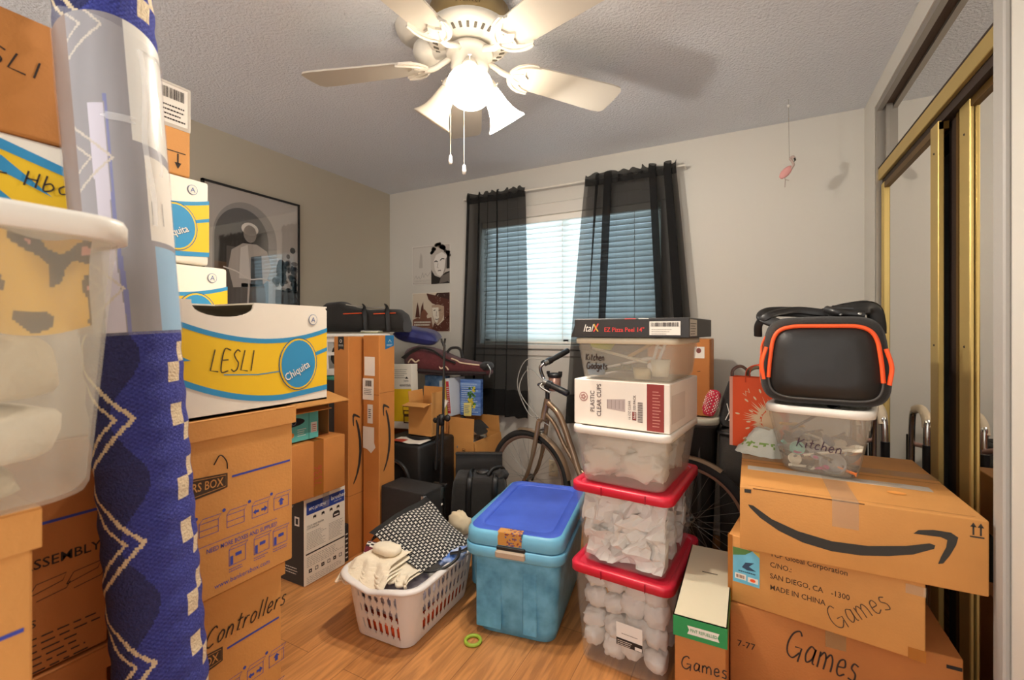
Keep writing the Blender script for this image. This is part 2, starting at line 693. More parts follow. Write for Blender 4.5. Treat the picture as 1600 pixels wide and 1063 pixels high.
struct('floor', MB().box(XL - .1, -.7, -.06, XR + .8, YB + .15, 0, floor_mat()))
struct('ceiling', MB().box(XL - .1, -.7, ZC, XR + .8, YB + .15, ZC + .08, CEIL))
struct('wall_left', MB().box(XL - .1, -.7, 0, XL, YB + .15, ZC, TAUPE))
WX0, WX1, WZ0, WZ1 = -1.87, -0.51, 1.15, 2.09
wb = MB()
wb.box(XL, YB, 0, WX0, YB + .15, ZC, WALLM).box(WX1, YB, 0, XR + .8, YB + .15, ZC, WALLM)
wb.box(WX0, YB, 0, WX1, YB + .15, WZ0, WALLM).box(WX0, YB, WZ1, WX1, YB + .15, ZC, WALLM)
struct('wall_back', wb)
CY0, CY1, CZ = 1.55, 2.835, 2.356
wr = MB()
wr.box(XR, CY1, 0, XR + .1, YB, ZC, WALLM).box(XR, CY0, CZ, XR + .1, CY1, ZC, WALLM).box(XR, -.7, 0, XR + .1, CY0, ZC, WALLM)
wr.box(XR + .1, CY0 - .2, 0, XR + .8, CY0 - .1, ZC, WALLM).box(XR + .72, CY0 - .2, 0, XR + .8, YB, ZC, WALLM)
struct('wall_right', wr)
struct('trim_1', MB().box(XR - .014, CY0 - .055, 0, XR, CY0, ZC, mat('shaded trim paint', 'a8a39c', 0.5), .004))          # casing at the near end of the closet, its shade put into the grey
struct('baseboard_back', MB().box(XL, YB - .012, 0, XR, YB, .085, TRIM, .003))
struct('baseboard_left', MB().box(XL, -.6, 0, XL + .012, YB - .012, .085, TRIM, .003))

# window: casing, sash and glass
wc = MB()
wc.box(WX0 - .06, YB - .016, WZ1, WX1 + .06, YB, WZ1 + .085, TRIM, .004)
wc.box(WX0 - .06, YB - .016, WZ0 - .02, WX0, YB, WZ1, TRIM, .004).box(WX1, YB - .016, WZ0 - .02, WX1 + .06, YB, WZ1, TRIM, .004)
wn = struct('window_1', wc)
wf = MB()
for a in (WX0, (WX0 + WX1) / 2 - .02, WX1 - .04):
    wf.box(a, YB + .07, WZ0, a + .04, YB + .11, WZ1, WHITEP)
for z in (WZ0, WZ1 - .04):
    wf.box(WX0, YB + .07, z, WX1, YB + .11, z + .04, WHITEP)
wf.build('window_frame', wn)
ws = MB()
ws.box(WX0 - .08, YB - .035, WZ0 - .035, WX1 + .08, YB + .07, WZ0, TRIM, .006)
ws.box(WX0 - .06, YB - .014, WZ0 - .085, WX1 + .06, YB, WZ0 - .04, TRIM, .004)
ws.build('window_sill', wn)
MB().box(WX0 + .02, YB + .088, WZ0 + .02, WX1 - .02, YB + .094, WZ1 - .02, clear('window glass', 'dfeaea', 0.06, 0.02)).build('glass_pane', wn)

# venetian blind
SLAT = clear('blind slat', 'f4f6f4', 1.0, 0.5, 0.55)
bl = thing('window_blind', 'white horizontal slat blind lowered over the bright window', 'blind', (0, YB + .03, WZ0))
MB().box(WX0 + .01, -.03, WZ1 - WZ0 - .045, WX1 - .01, .03, WZ1 - WZ0, WHITE, .004).build('headrail', bl)
sl = MB()
n_sl = 23
for i in range(n_sl):
    z = .035 + i * (WZ1 - WZ0 - .09) / n_sl
    sl.box(WX0 + .02, -.025, -.0015, WX1 - .02, .025, .0015, SLAT, M=Matrix.Translation((0, 0, z + .022)) @ Matrix.Rotation(R(52), 4, 'X'))
sl.build('slat_panel', bl)
MB().box(WX0 + .02, -.02, .003, WX1 - .02, .02, .022, WHITE, .004).build('bottom_rail', bl)
for x in (-1.72, -1.19, -.68):
    MB().tube([(x, -.028, .01), (x, -.028, WZ1 - WZ0 - .04)], .0022, WHITE, 6).build('ladder_cord', bl)

# curtain rod and two sheer black curtains
rod = MB().tube([(-1.98, YB - .08, 2.268), (-.36, YB - .08, 2.268)], .006, WHITEP, 10)
for x in (-1.98, -.36):
    rod.tube([(x, YB - .08, 2.268), (x, YB, 2.268)], .006, WHITEP, 8)
tag(rod.build('curtain_rod'), 'thin white curtain rod above the window', 'curtain rod')
SHEER = clear('sheer black voile', '100e0d', 0.76, 0.9, 0.12)


def curtain(label, x0t, x1t, x0m, x1m, x0b, x1b, zb, folds, seed, hem=0.05, bunch=()):
    rnd = random.Random(seed)
    ph = [rnd.random() * 6 for _ in range(4)]
    zt = 2.30
    c = thing('curtain', label, 'curtain', ((x0b + x1b) / 2, YB - .08, zb))
    ox = (x0b + x1b) / 2

    def edge(a, b, d, v):      # quadratic through bottom, middle, top
        return a * (1 - v) * (1 - 2 * v) + 4 * b * v * (1 - v) + d * v * (2 * v - 1)

    def fn(u, v):
        a, b = edge(x0b, x0m, x0t, v), edge(x1b, x1m, x1t, v)
        k = 2 * PI * folds
        amt = .35 + 2.3 * max(0, noise.noise(Vector((u * folds * .55, seed * 3.1, v * .5)))) * (.7 + .5 * v) + sum(a_ * math.exp(-((u - c_) / w_) ** 2) for c_, w_, a_ in bunch)     # deep folds double the cloth over
        uu = u + amt * math.sin(k * u + ph[1]) / k * min(1, 8 * u, 8 * (1 - u))
        amp = .024 * (1.15 - .5 * v)
        y = amp * math.cos(k * u + ph[1] + .5 * math.sin(2.2 * v + ph[2])) + .3 * amp * math.sin(k * 2.3 * u + ph[3])
        return (a + (b - a) * uu - ox, y - .012, (zt - zb - .03) * v)
    MB().grid(fn, 150, 44, SHEER).build('panel', c)
    h = MB()
    h.grid(lambda u, v: tuple(Vector(fn(u, v * hem)) + Vector((0, -.003, 0))), 150, 3, SHEER)
    h.build('hem', c)

    def pocket(u, v):          # gathered rod pocket with a ruffle standing above the rod
        t = fn(u, .985)
        ruf = .010 * math.sin(55 * u + ph[0]) + .007 * noise.noise(Vector((u * 22, seed, 0)))
        zz = (zt - zb - .075) + v * (.075 + ruf)
        y = .013 * math.sin(2 * PI * v * .5) * -1 + .008 * math.sin(90 * u + ph[1]) * v
        return (t[0], t[1] * .3 + y - .004, zz)
    MB().grid(pocket, 160, 5, clear('sheer black gathers', '14120f', 0.9, 0.9)).build('rod_pocket', c)
    return c


curtain('sheer black curtain hanging beside the two metal portrait signs', -1.945, -1.445, -1.975, -1.43, -2.03, -1.425, .615, 6, 4, .12, ((.1, .12, 2.6), (.62, .06, 2.2)))
curtain('wider sheer black curtain, bunched at the top, behind the flat black box', -.985, -.405, -1.06, -.33, -1.12, -.27, .615, 8, 9, .12, ((.86, .14, 3.2), (.28, .06, 3.0)))

# closet: upper mirrors, gold track, two sliding mirror doors
ck = MB()
ck.box(.556, CY0, 1.985, .572, CY1 - .01, 2.04, GOLD, .002)
ck.box(.572, CY0, 1.955, .70, CY1 - .01, 1.985, DARKCH).box(.605, CY0, 1.935, .612, CY1 - .02, 1.99, GOLDD)
ck.box(.556, CY0, 2.04, .60, CY1 - .01, 2.047, DARKCH)
struct('trim_2', ck)
cj = MB()
cj.box(XR + .002, CY1 - .03, 0, .60, CY1, CZ, mat('silver channel', 'a39c92', 0.4, 0.6))
cj.box(XR + .004, CY0, CZ - .03, .572, CY1 - .03, CZ, mat('silver channel', 'a39c92', 0.4, 0.6))
cj.box(.572, CY0, CZ - .018, .60, CY1 - .03, CZ, mat('rusty channel', '5c4636', 0.6, 0.3))
struct('trim_3', cj)
um = MB().box(.590, CY0, 2.047, .596, CY1 - .03, CZ - .012, MIRROR)
d0 = struct('door_1', um)
MB().box(.578, CY1 - .075, 2.047, .600, CY1 - .055, CZ - .018, mat('silver channel', 'a39c92', 0.4, 0.6)).build('upper_frame', d0)


def mirror_door(n, x, y0, y1, st, flip=False):
    d = struct(n, MB().box(x, y0 + .01, .05, x + .005, y1 - .01, 1.955, MIRROR))
    f = MB()
    if flip:
        f.box(x - .012, y1 - st, .03, x - .001, y1, 1.96, GOLD, .003)
    else:
        f.box(x - .012, y0, .03, x + .004, y0 + st, 1.96, GOLD, .002)
        f.box(x - .012, y1 - .05, .03, x + .018, y1 - .028, 1.96, GOLD, .003).box(x - .012, y1 - .02, .03, x + .018, y1, 1.96, GOLD, .003)
    f.box(x - .010, y0, .03, x + .016, y1, .07, GOLD).box(x - .010, y0, 1.93, x + .016, y1, 1.955, GOLDD)
    f.build('gold_frame', d)
    sc = MB()
    for z in (1.86, 1.2):
        sc.lathe([(.004, 0), (.003, .002), (0, .002)], DARKCH, 8, Matrix.Translation((x - .012, (y1 - st / 2) if flip else (y0 + st / 2), z)) @ Matrix.Rotation(R(-90), 4, 'Y'))
    sc.build('frame_screw', d)
    return d


mirror_door('door_2', .575, 2.03, CY1 - .05, .075)
mirror_door('door_3', .602, CY0 - .02, 1.945, .08, True)
struct('trim_4', MB().box(.600, 1.945, .02, .612, 2.06, 1.955, DARKCH).box(.594, 1.962, .02, .600, 1.982, 1.955, GOLDD))
MB().box(.552, CY0, 0, .66, CY1, .02, GOLDD).build('floor_track', bpy.data.objects['door_2'])

# outlet behind the bicycle
ot = thing('wall_outlet', 'ivory double wall outlet low on the wall behind the bicycle wheel', 'outlet', (-1.257, YB, .2))
MB().box(-.035, -.006, 0, .035, 0, .115, mat('ivory plastic', 'ded2b4', .4), .003).build('cover_plate', ot)
for z in (.035, .08):
    s_ = MB().box(-.014, -.009, z - .014, .014, -.005, z + .014, mat('ivory plastic', 'ded2b4', .4), .003)
    for q in (-.006, .006):
        s_.box(q - .001, -.0096, z - .004, q + .001, -.0088, z + .006, INK)
    s_.build('socket', ot)

# ------------------------------------------------------------------ pictures on the walls
GREYS = [mat('print grey %d' % i, h, .35) for i, h in enumerate(['1e1b19', '413b36', '6d655e', '989088', 'c3bab0', 'e4ddd4'])]
SEP = [mat('print sepia %d' % i, h, .4) for i, h in enumerate(['3a201a', '5b3026', '82523f', 'b59a82', 'd8c9b4', 'e9e0d0'])]

pw, ph_ = .64, .915
po = thing('framed_poster', 'large framed black and white poster of a cyclist under an arch on the taupe wall', 'poster', (XL, 1.812, 1.215))
fr = MB()
for a in ((0, 0, pw, .012), (0, ph_ - .012, pw, ph_), (0, 0, .012, ph_), (pw - .012, 0, pw, ph_)):
    fr.box(.002, a[0] - pw / 2, a[1], .022, a[2] - pw / 2, a[3], BLACK)
fr.build('frame', po)
pm = MB().box(.002, -pw / 2 + .01, .01, .012, pw / 2 - .01, ph_ - .01, GREYS[4])
f = Face(pm, (.012, -pw / 2, 0), (0, 1, 0), (0, 0, 1), .0005)


def arch(u0, u1, v0, vs, m, k):
    c, r_ = (u0 + u1) / 2, (u1 - u0) / 2
    f.poly([(u0, v0), (u1, v0)] + [(c + r_ * math.cos(PI * i / 20), vs + r_ * 1.15 * math.sin(PI * i / 20)) for i in range(21)], m, k)


f.rect(.012, .012, pw - .012, ph_ - .012, GREYS[4])
arch(.06, .47, .012, .60, GREYS[3], 2)
arch(.07, .41, .012, .60, GREYS[1], 3)
f.rect(.14, .012, .34, .55, GREYS[2], 4)
f.rect(.07, .012, .14, .45, mat('print warm grey', '6b5138', .4), 4)
rnd = random.Random(5)
for i in range(46):          # trees
    u = .46 + rnd.random() * .15
    f.oval(u, .3 + rnd.random() * (.14 + 1.2 * (u - .46)), .012 + .02 * rnd.random(), .012 + .02 * rnd.random(), GREYS[rnd.choice([0, 1, 1, 2, 3])], 5, 9)
f.rect(.44, .012, pw - .012, .22, GREYS[3], 5)
f.rect(.46, .15, pw - .012, .31, GREYS[1], 5)
# a plain rider in a cardigan on a bicycle, no likeness
f.poly([(.18, .30), (.15, .42), (.17, .53), (.24, .58), (.33, .585), (.40, .55), (.43, .45), (.40, .36), (.36, .32)], GREYS[4], 6)
f.poly([(.215, .36), (.225, .55), (.27, .575), (.29, .36)], GREYS[5], 7)
f.poly([(.29, .33), (.29, .50), (.36, .52), (.37, .33)], GREYS[1], 7)
f.poly([(.22, .05), (.23, .33), (.38, .34), (.41, .05), (.35, .05), (.31, .25), (.28, .05)], GREYS[2], 6)
f.oval(.285, .645, .042, .055, GREYS[4], 8)
f.oval(.285, .675, .055, .04, GREYS[5], 7)
f.stroke([(.12, .42), (.2, .40), (.28, .36), (.36, .37), (.42, .36)], .008, GREYS[5], 9, True)
f.stroke([(.28, .36), (.27, .2), (.25, .05)], .012, GREYS[4], 9)
for r_ in (.07, .062):
    f.oval(.25, .10, r_ * .45, r_ + .015, GREYS[3] if r_ > .095 else GREYS[2], 5)
pm.build('print', po)
MB().box(.014, -pw / 2 + .012, .012, .016, pw / 2 - .012, ph_ - .012, clear('poster glazing', 'ffffff', 0.03, 0.03)).build('glazing', po)
_g = _MC['poster glazing'].node_tree
_g.nodes['Principled BSDF'].inputs['Metallic'].default_value = 1.0
[n_ for n_ in _g.nodes if n_.type == 'MIX_SHADER'][0].inputs[0].default_value = 0.09


def tin_sign(label, z, pal, draw):
    s = thing('tin_sign', label, 'sign', (-2.357, YB, z), 0)
    m = MB().box(-.195, -.003, 0, .195, 0, .325, pal[5])
    fc = Face(m, (-.195, -.003, 0), (1, 0, 0), (0, 0, 1), .0004)
    draw(fc, pal)
    m.build('print', s)
    for x in (-.18, .18):
        for q in (.015, .31):
            MB().lathe([(.004, 0), (.003, .002), (0, .003)], STEEL, 8, Matrix.Translation((x, -.003, q)) @ Matrix.Rotation(R(90), 4, 'X')).build('nail', s)


def draw_a(fc, p):       # a dark-haired young man looking down, with a scribble beside him
    fc.rect(.004, .004, .386, .321, p[4])
    fc.rect(.01, .014, .195, .31, mat('print pale grey', 'cfc8be', .5), 2)
    fc.poly([(.2, .0), (.2, .12), (.235, .07), (.29, .05), (.34, .09), (.386, .10), (.386, 0)], p[0], 3)
    fc.poly([(.28, .0), (.30, .06), (.386, .09), (.386, .02)], p[2], 4)
    fc.poly([(.225, .19), (.235, .12), (.262, .075), (.295, .06), (.335, .09), (.362, .15), (.365, .22), (.31, .26), (.25, .24)], p[5], 4)
    fc.poly([(.31, .06), (.335, .09), (.362, .15), (.365, .22), (.345, .2), (.335, .12)], p[3], 5)
    rnd = random.Random(2)
    for i in range(34):
        a = rnd.random()
        fc.oval(.185 + .2 * a, .225 + .075 * math.sin(PI * min(1, a * 1.1)) + .03 * rnd.random(), .016, .014, p[rnd.choice([0, 0, 0, 1, 2])], 6, 9)
    fc.poly([(.355, .12), (.386, .12), (.386, .26), (.36, .24)], p[0], 6)
    fc.stroke([(.232, .183), (.25, .19), (.268, .18)], .008, p[0], 7)
    fc.stroke([(.29, .19), (.31, .205), (.335, .2)], .008, p[0], 7)
    fc.stroke([(.27, .17), (.262, .135), (.275, .13)], .004, p[2], 7)
    fc.stroke([(.268, .105), (.285, .11), (.30, .108)], .006, p[1], 7)
    fc.poly([(.07, .14), (.08, .23), (.09, .27), (.105, .24), (.11, .14)], mat('print faint grey', 'b8b0a6', .5), 3)
    fc.stroke([(.02, .05), (.04, .075), (.05, .05), (.07, .07), (.08, .05), (.095, .06), (.11, .1), (.12, .06), (.14, .09), (.16, .07), (.19, .1)], .003, p[3], 3, True)
    fc.lines(.02, .025, .19, .045, 2, p[3], .2, 3)


def draw_b(fc, p):       # a man in a wide-brimmed hat, a horse rider behind him
    fc.rect(.004, .004, .386, .321, p[4])
    fc.poly([(.004, .1), (.06, .12), (.1, .1), (.2, .12), (.22, .004), (.004, .004)], p[2], 2)
    for dx in (0, .05):
        fc.poly([(.03 + dx, .12), (.045 + dx, .21), (.055 + dx * 1.2, .25), (.068 + dx, .2), (.08 + dx, .12)], p[1], 3)
    fc.poly([(.08, .11), (.1, .17), (.13, .19), (.165, .15), (.15, .13), (.17, .09), (.14, .1), (.11, .08)], p[2], 4)
    fc.poly([(.15, .321), (.17, .27), (.21, .235), (.27, .215), (.386, .20), (.386, .32), (.27, .321), (.25, .30)], p[1], 5)
    fc.poly([(.24, .30), (.386, .26), (.386, .32), (.26, .321)], p[0], 6)
    fc.poly([(.205, .22), (.21, .14), (.235, .075), (.265, .06), (.305, .09), (.33, .14), (.33, .21), (.27, .225)], p[3], 6)
    fc.poly([(.21, .2), (.215, .14), (.238, .085), (.262, .07), (.28, .12), (.275, .2)], p[5], 7)
    fc.poly([(.2, .004), (.235, .075), (.27, .05), (.32, .09), (.386, .14), (.386, .004)], p[1], 6)
    fc.poly([(.33, .1), (.33, .25), (.386, .25), (.386, .12)], p[1], 6)
    fc.stroke([(.225, .175), (.245, .18)], .007, p[0], 8)
    fc.stroke([(.275, .175), (.30, .18)], .007, p[0], 8)
    fc.stroke([(.257, .17), (.252, .13), (.265, .128)], .004, p[1], 8)
    fc.stroke([(.24, .105), (.26, .10), (.28, .107)], .005, p[0], 8)
    rnd = random.Random(8)
    for i in range(60):
        fc.oval(.24 + .14 * rnd.random(), .01 + .3 * rnd.random(), .0022, .0022, p[4], 9, 6)
    fc.lines(.02, .05, .20, .095, 2, p[5], .6, 9, 4, .1)
    fc.lines(.1, .03, .2, .04, 1, p[4], .3, 9, 5, .1)


tin_sign('black and white metal sign of a dark-haired man, above the sepia one', 1.638, GREYS, draw_a)
tin_sign('sepia metal sign of a man in a wide-brimmed hat', 1.242, SEP, draw_b)

# ------------------------------------------------------------------ ceiling fan
FX, FY = -.926, 1.43
FANW = mat('fan white enamel', 'd6cfc2', 0.4)
fan = thing('ceiling_fan', 'white five-blade ceiling fan with three bell-shaped glass lamp shades', 'ceiling fan', (FX, FY, 2.0))
Z0 = -2.0
cp = MB()
cp.lathe([(0, .0), (.02, .0), (.055, .008), (.082, .026), (.094, .05), (.096, .062)], FANW, 32, Matrix.Translation((-.235, .0, ZC + Z0 - .062)))
cp.ball((-.195, .0, .345), (.058, .058, .05), FANW)
cp.tube([(-.17, 0, .34), (-.08, 0, .33)], [.03, .045], FANW, 14)
cp.build('ceiling_canopy', fan)
mo = MB()
mo.lathe([(0, .30), (.085, .30), (.10, .305), (.128, .312), (.150, .322), (.160, .335), (.160, .350), (.150, .358)], FANW, 48)
mo.lathe([(.150, .358), (.150, .425), (.10, .446), (0, .446)], mat('fan brass band', '9c8458', .35, .5), 48)
mo.build('motor_housing', fan)
vent = MB()
for k in range(30):
    a = 2 * PI * k / 30
    M_ = Matrix.Rotation(a, 4, 'Z') @ Matrix.Translation((.127, 0, .3105)) @ Matrix.Rotation(R(-21), 4, 'Y')
    vent.box(-.011, -.0045, -.0022, .009, .0045, .001, mat('vent dark', '5e574c', .8), M=M_)
vent.build('vent_slot', fan)
bd = MB()
fb = Face(bd, (0, 0, 0), (1, 0, 0), (0, 0, 1), .0006)
vs, fs, wd = text_mesh('Hunter', False, .35)
hh = .022
a0 = math.atan2(-.84, .543)
bd.add([((.1512) * math.cos(a0 - .02 + (x - wd / 2) * hh / .15), (.1512) * math.sin(a0 - .02 + (x - wd / 2) * hh / .15), .372 + y * hh) for x, y in vs], fs, mat('fan script', '5e4420', .6))
bd.build('script_lettering', fan)
hb = MB()
hb.lathe([(0, .205), (.052, .205), (.066, .212), (.07, .23), (.068, .262), (.085, .268), (.088, .285), (.07, .30)], FANW, 40)
hb.build('switch_housing', fan)
LITG = lit_glass('lit shade glass', 'fff0da', 13.0)
DIMG = mat('frosted shade glass', 'd9cfbd', 0.4)
camdir = math.atan2(-FY, -FX)
for k in range(3):
    a = camdir + 2 * PI * k / 3
    M_ = Matrix.Rotation(a, 4, 'Z') @ Matrix.Translation((.070, 0, .20)) @ Matrix.Rotation(R(-36), 4, 'Y') @ Matrix.Scale(1.14, 4)
    ar = MB()
    ar.lathe([(.0, .02), (.018, .02), (.02, 0), (.026, -.008), (.028, -.03), (.024, -.034)], FANW, 20, M_)
    for q in range(3):
        M2 = M_ @ Matrix.Rotation(2 * PI * q / 3, 4, 'Z')
        ar.tube([M2 @ Vector((.026, 0, -.02)), M2 @ Vector((.04, 0, -.02))], .0022, FANW, 6)
        ar.tube([M2 @ Vector((.04, -.005, -.02)), M2 @ Vector((.04, .005, -.02))], .0028, FANW, 6)
    arm = ar.build('lamp_holder', fan)
    sh = MB()
    lit = k != 2
    pr = [(.022, -.028), (.027, -.036), (.031, -.055), (.036, -.082), (.044, -.108), (.056, -.13), (.066, -.142), (.069, -.148)]
    sh.lathe(pr + [(r_ - .003, z) for r_, z in pr[::-1]], LITG if lit else DIMG, 32, M_)
    so = sh.build('lamp_shade', arm)
    bu = MB()
    bu.ball((0, 0, -.085), (.022, .022, .03), lit_glass('bulb glass', 'ffe2b0', 25) if lit else DIMG, M=M_)
    bu.build('light_bulb', arm)
    if lit:
        p = M_ @ Vector((0, 0, -.128))
        lamp('fan_lamp_light', 'POINT', (FX + p.x, FY + p.y, 2.0 + p.z), 22, (1, .94, .85), .03)
IVORY = mat('fan blade white', 'cfc8ba', 0.45)
for k in range(5):
    a = R(125 + 72 * k)
    M_ = Matrix.Rotation(a, 4, 'Z') @ Matrix.Translation((0, 0, .248)) @ Matrix.Rotation(R(-11), 4, 'X')
    b = MB()
    out = [(.205, -.062), (.60, -.082), (.640, -.079), (.655, -.062), (.658, 0), (.655, .062), (.640, .079), (.60, .082), (.205, .062)]
    b.prism(out, 0, .006, IVORY, M_)
    bo = b.build('blade', fan)
    br = MB()
    br.tube([M_ @ Vector(p) for p in spline([(.055, 0, .03), (.10, 0, .012), (.14, 0, -.006), (.175, 0, -.008)], 5)], [.011] * 15 + [.012], FANW, 8)
    # scrolled bracket: a crescent with a trident inside
    cres = []
    for i in range(15):
        t = PI * (-.5 + i / 14)
        cres.append((.250 - .092 * math.cos(t), .080 * math.sin(t)))
    cres += [(.272, .062), (.240, .054), (.216, .038), (.224, .015), (.245, 0), (.224, -.015), (.216, -.038), (.240, -.054), (.272, -.062)]
    br.prism(cres, -.008, 0, FANW, M_)
    for s_ in (-1, 1):
        br.tube([M_ @ Vector(p) for p in spline([(.165, .012 * s_, -.009), (.185, .042 * s_, -.012), (.22, .063 * s_, -.012), (.266, .071 * s_, -.009)], 5)], .005, FANW, 6)
        br.tube([M_ @ Vector(p) for p in spline([(.17, .004 * s_, -.009), (.19, .014 * s_, -.010), (.212, .022 * s_, -.009)], 4)], .0035, FANW, 6)
    br.build('blade_bracket', bo)
for x, y, z0, z1 in ((-.055, -.045, .205, -.10), (.018, -.065, .205, -.155)):
    ch = MB()
    ch.tube([(x, y, z0), (x, y, z1)], .0013, mat('pull chain', 'cfc6b4', .4, .6), 5)
    ch.lathe([(0, z1 - .035), (.006, z1 - .034), (.0075, z1 - .022), (.0055, z1 - .004), (.003, z1), (0, z1)], WHITE, 12, Matrix.Translation((x, y, 0)))
    ch.build('pull_chain', fan)

# hanging flamingo ornament
fl = thing('flamingo_ornament', 'small pink flamingo ornament hanging on a thread from the ceiling', 'ornament', (.18, 2.75, 2.03))
t_ = MB().tube([(.0, 0, .105), (-.004, 0, ZC - 2.03)], .0012, mat('thread', '8f877c', .7), 5)
t_.build('thread', fl)
h_ = MB().lathe([(0, 0), (.004, .004), (.01, .01), (.002, .02), (0, .02)], mat('clear hook', 'e5e0d8', .2), 10, Matrix.Translation((-.004, 0, ZC - 2.03 - .045)))
h_.build('ceiling_hook', fl)
PINK = mat('flamingo pink', 'd99a94', .6, var=.2)
fbm = MB()
fbm.ball((0, 0, 0), (.038, .010, .020), PINK, 3, .15, M=Matrix.Translation((-.016, 0, .042)) @ Matrix.Rotation(R(-48), 4, 'Y'))
fbm.tube(spline([(.006, 0, .055), (.018, 0, .075), (.012, 0, .095), (.004, 0, .108), (.012, 0, .118), (.022, 0, .110)], 6), [.006] * 26 + [.008] * 5, mat('flamingo grey pink', 'b8a196', .6), 8)
fbm.tube([(.022, 0, .11), (.026, 0, .098), (.02, 0, .09)], [.005, .004, .001], INK, 6)
fbm.build('body', fl)
lg = MB().tube([(-.022, 0, .03), (-.018, 0, .0), (-.02, 0, -.035)], .0018, mat('flamingo leg', 'a8948a', .6), 5)
lg.tube([(-.018, 0, .005), (-.002, 0, -.002)], .0016, mat('flamingo leg', 'a8948a', .6), 5)
lg.build('leg', fl)

# ------------------------------------------------------------------ cartons
def carton_body(w, d, h, m=CARD, bev=.004, seams=True):
    b = MB().box(-w / 2, -d / 2, 0, w / 2, d / 2, h, m, bev, seg=2)
    if seams:
        b.box(-w / 2 + .002, -.0008, h - .001, w / 2 - .002, .0008, h + .0006, SEAM)
    return b


def tape_strip(w, d, h, tw=.05, drop=.06, m=TAPE, ax='x', lift=.0012):
    """tape along the top seam and down both ends"""
    t = MB()
    if ax == 'x':
        t.box(-w / 2 - lift, -tw / 2, h, w / 2 + lift, tw / 2, h + lift, m)
        for s in (-1, 1):
            x = s * (w / 2 + lift / 2)
            t.box(x - lift / 2, -tw / 2, h - drop, x + lift / 2, tw / 2, h, m)
    else:
        t.box(-tw / 2, -d / 2 - lift, h, tw / 2, d / 2 + lift, h + lift, m)
        for s in (-1, 1):
            y = s * (d / 2 + lift / 2)
            t.box(-tw / 2, y - lift / 2, h - drop, tw / 2, y + lift / 2, h, m)
    return t


def place(x0, x1, y0, y1):
    return (x0 + x1) / 2, (y0 + y1) / 2, x1 - x0, y1 - y0


def banana_print(mb, w, h, word=None, cut=True, spike=True):
    """yellow and blue printed long side of a white fruit carton; Face 'right' of width w"""
    f = mb
    n = 24
    top, bot, t2, b2 = [], [], [], []
    for i in range(n + 1):
        s = i / n
        vt = (.86 - .72 * s + .62 * s * s) * h
        vb = (.40 - .92 * s + .68 * s * s) * h if s < .68 else (.0889 + (s - .68) * .14) * h
        top.append((s * w, vt))
        bot.append((s * w, vb))
    th = .045 * h
    f.band(top, bot, YELLOW, 1)
    f.band([(u, v + th * .5) for u, v in top], [(u, v - th * .5) for u, v in top], CYANB, 2)
    f.band([(u, v + th * .6) for u, v in bot], [(u, v - th * .6) for u, v in bot], CYANB, 2)
    if spike:
        f.poly([(0, .60 * h), (.03 * w, .585 * h), (.13 * w, .50 * h), (.0, .50 * h)], CYANB, 2)
    f.stroke([(.3 * w, .36 * h), (.5 * w, .335 * h), (.66 * w, .35 * h)], .0025, CYANB, 2)
    f.band([(.9 * w, .52 * h), (w, .57 * h)], [(.9 * w, .48 * h), (w, .53 * h)], CYANB, 2)
    cu, cv = .775 * w, .41 * h
    DK = mat('logo dark blue', '23618c', .6)
    f.oval(cu, cv, .058, .070, DK, 3).oval(cu, cv, .0555, .0675, YELLOW, 4).oval(cu, cv, .051, .063, CYANB, 5)
    f.text('Chiquita', cu, cv - .028, .021, DK, R(26), 'C', .82, True, 0, 6)
    f.text('Chiquita', cu - .0015, cv - .0265, .020, WHITE, R(26), 'C', .82, True, 0, 7)
    ru = .885 * w
    f.oval(ru, .87 * h, .0135, .0145, mat('stamp blue', '45659c', .7), 3).oval(ru, .87 * h, .0122, .0132, WHITEBOX, 4)
    f.text('A', ru, .87 * h - .007, .014, mat('stamp blue', '45659c', .7), 0, 'C', k=5)
    if word:
        f.hand(word, .225 * w, .395 * h, .050, PEN, .0028, R(-3), .72, .12, k=3)


def banana_box(label, x0, x1, y0, y1, z, h, word=None, cut=None, group=None):
    cx, cy, w, d = place(x0, x1, y0, y1)
    t = thing('fruit_carton', label, 'box', (cx, cy, z), 0, group)
    b = MB()
    if not cut:
        b.box(-w / 2, -d / 2, 0, w / 2, d / 2, h, WHITEBOX, .008, seg=2)
        banana_print(Face(b, (w / 2, -d / 2, 0), (0, 1, 0), (0, 0, 1)), d, h, word)
        b.build('body', t)
    else:
        # open-topped hand hole in the front wall: walls built as panels, front wall with a scooped outline
        th = .005
        b.box(-w / 2, -d / 2, 0, w / 2, d / 2, th, WHITEBOX).box(-w / 2, -d / 2, 0, w / 2 - th, -d / 2 + th, h, WHITEBOX)
        b.box(-w / 2, d / 2 - th, 0, w / 2 - th, d / 2, h, WHITEBOX).box(-w / 2, -d / 2, 0, -w / 2 + th, d / 2, h, WHITEBOX)
        u0, u1, dep = cut
        out = [(0, 0), (d, 0), (d, h - .008), (d - .008, h)]
        for i in range(15):
            a = PI * i / 14
            out.append(((u0 + u1) / 2 + (u1 - u0) / 2 * math.cos(a), h - dep * math.sin(a) ** .8))
        out += [(.008, h), (0, h - .008)]
        M_ = Matrix(((0, 0, 1, w / 2 - th), (1, 0, 0, -d / 2), (0, 1, 0, 0), (0, 0, 0, 1)))
        b.prism(out, 0, th, WHITEBOX, M_)
        banana_print(Face(b, (w / 2, -d / 2, 0), (0, 1, 0), (0, 0, 1)), d, h, word)
        b.build('body', t)
        tp = MB()
        tp.prism([(-w / 2, -d / 2), (w / 2, -d / 2), (w / 2, -d / 2 + u0), (w / 2 - .16, -d / 2 + u0 - .01), (w / 2 - .16, -d / 2 + u1), (w / 2, -d / 2 + u1), (w / 2, d / 2), (-w / 2, d / 2)], h, h + .004, WHITEBOX)
        tp.build('top_panel', t)
    return t


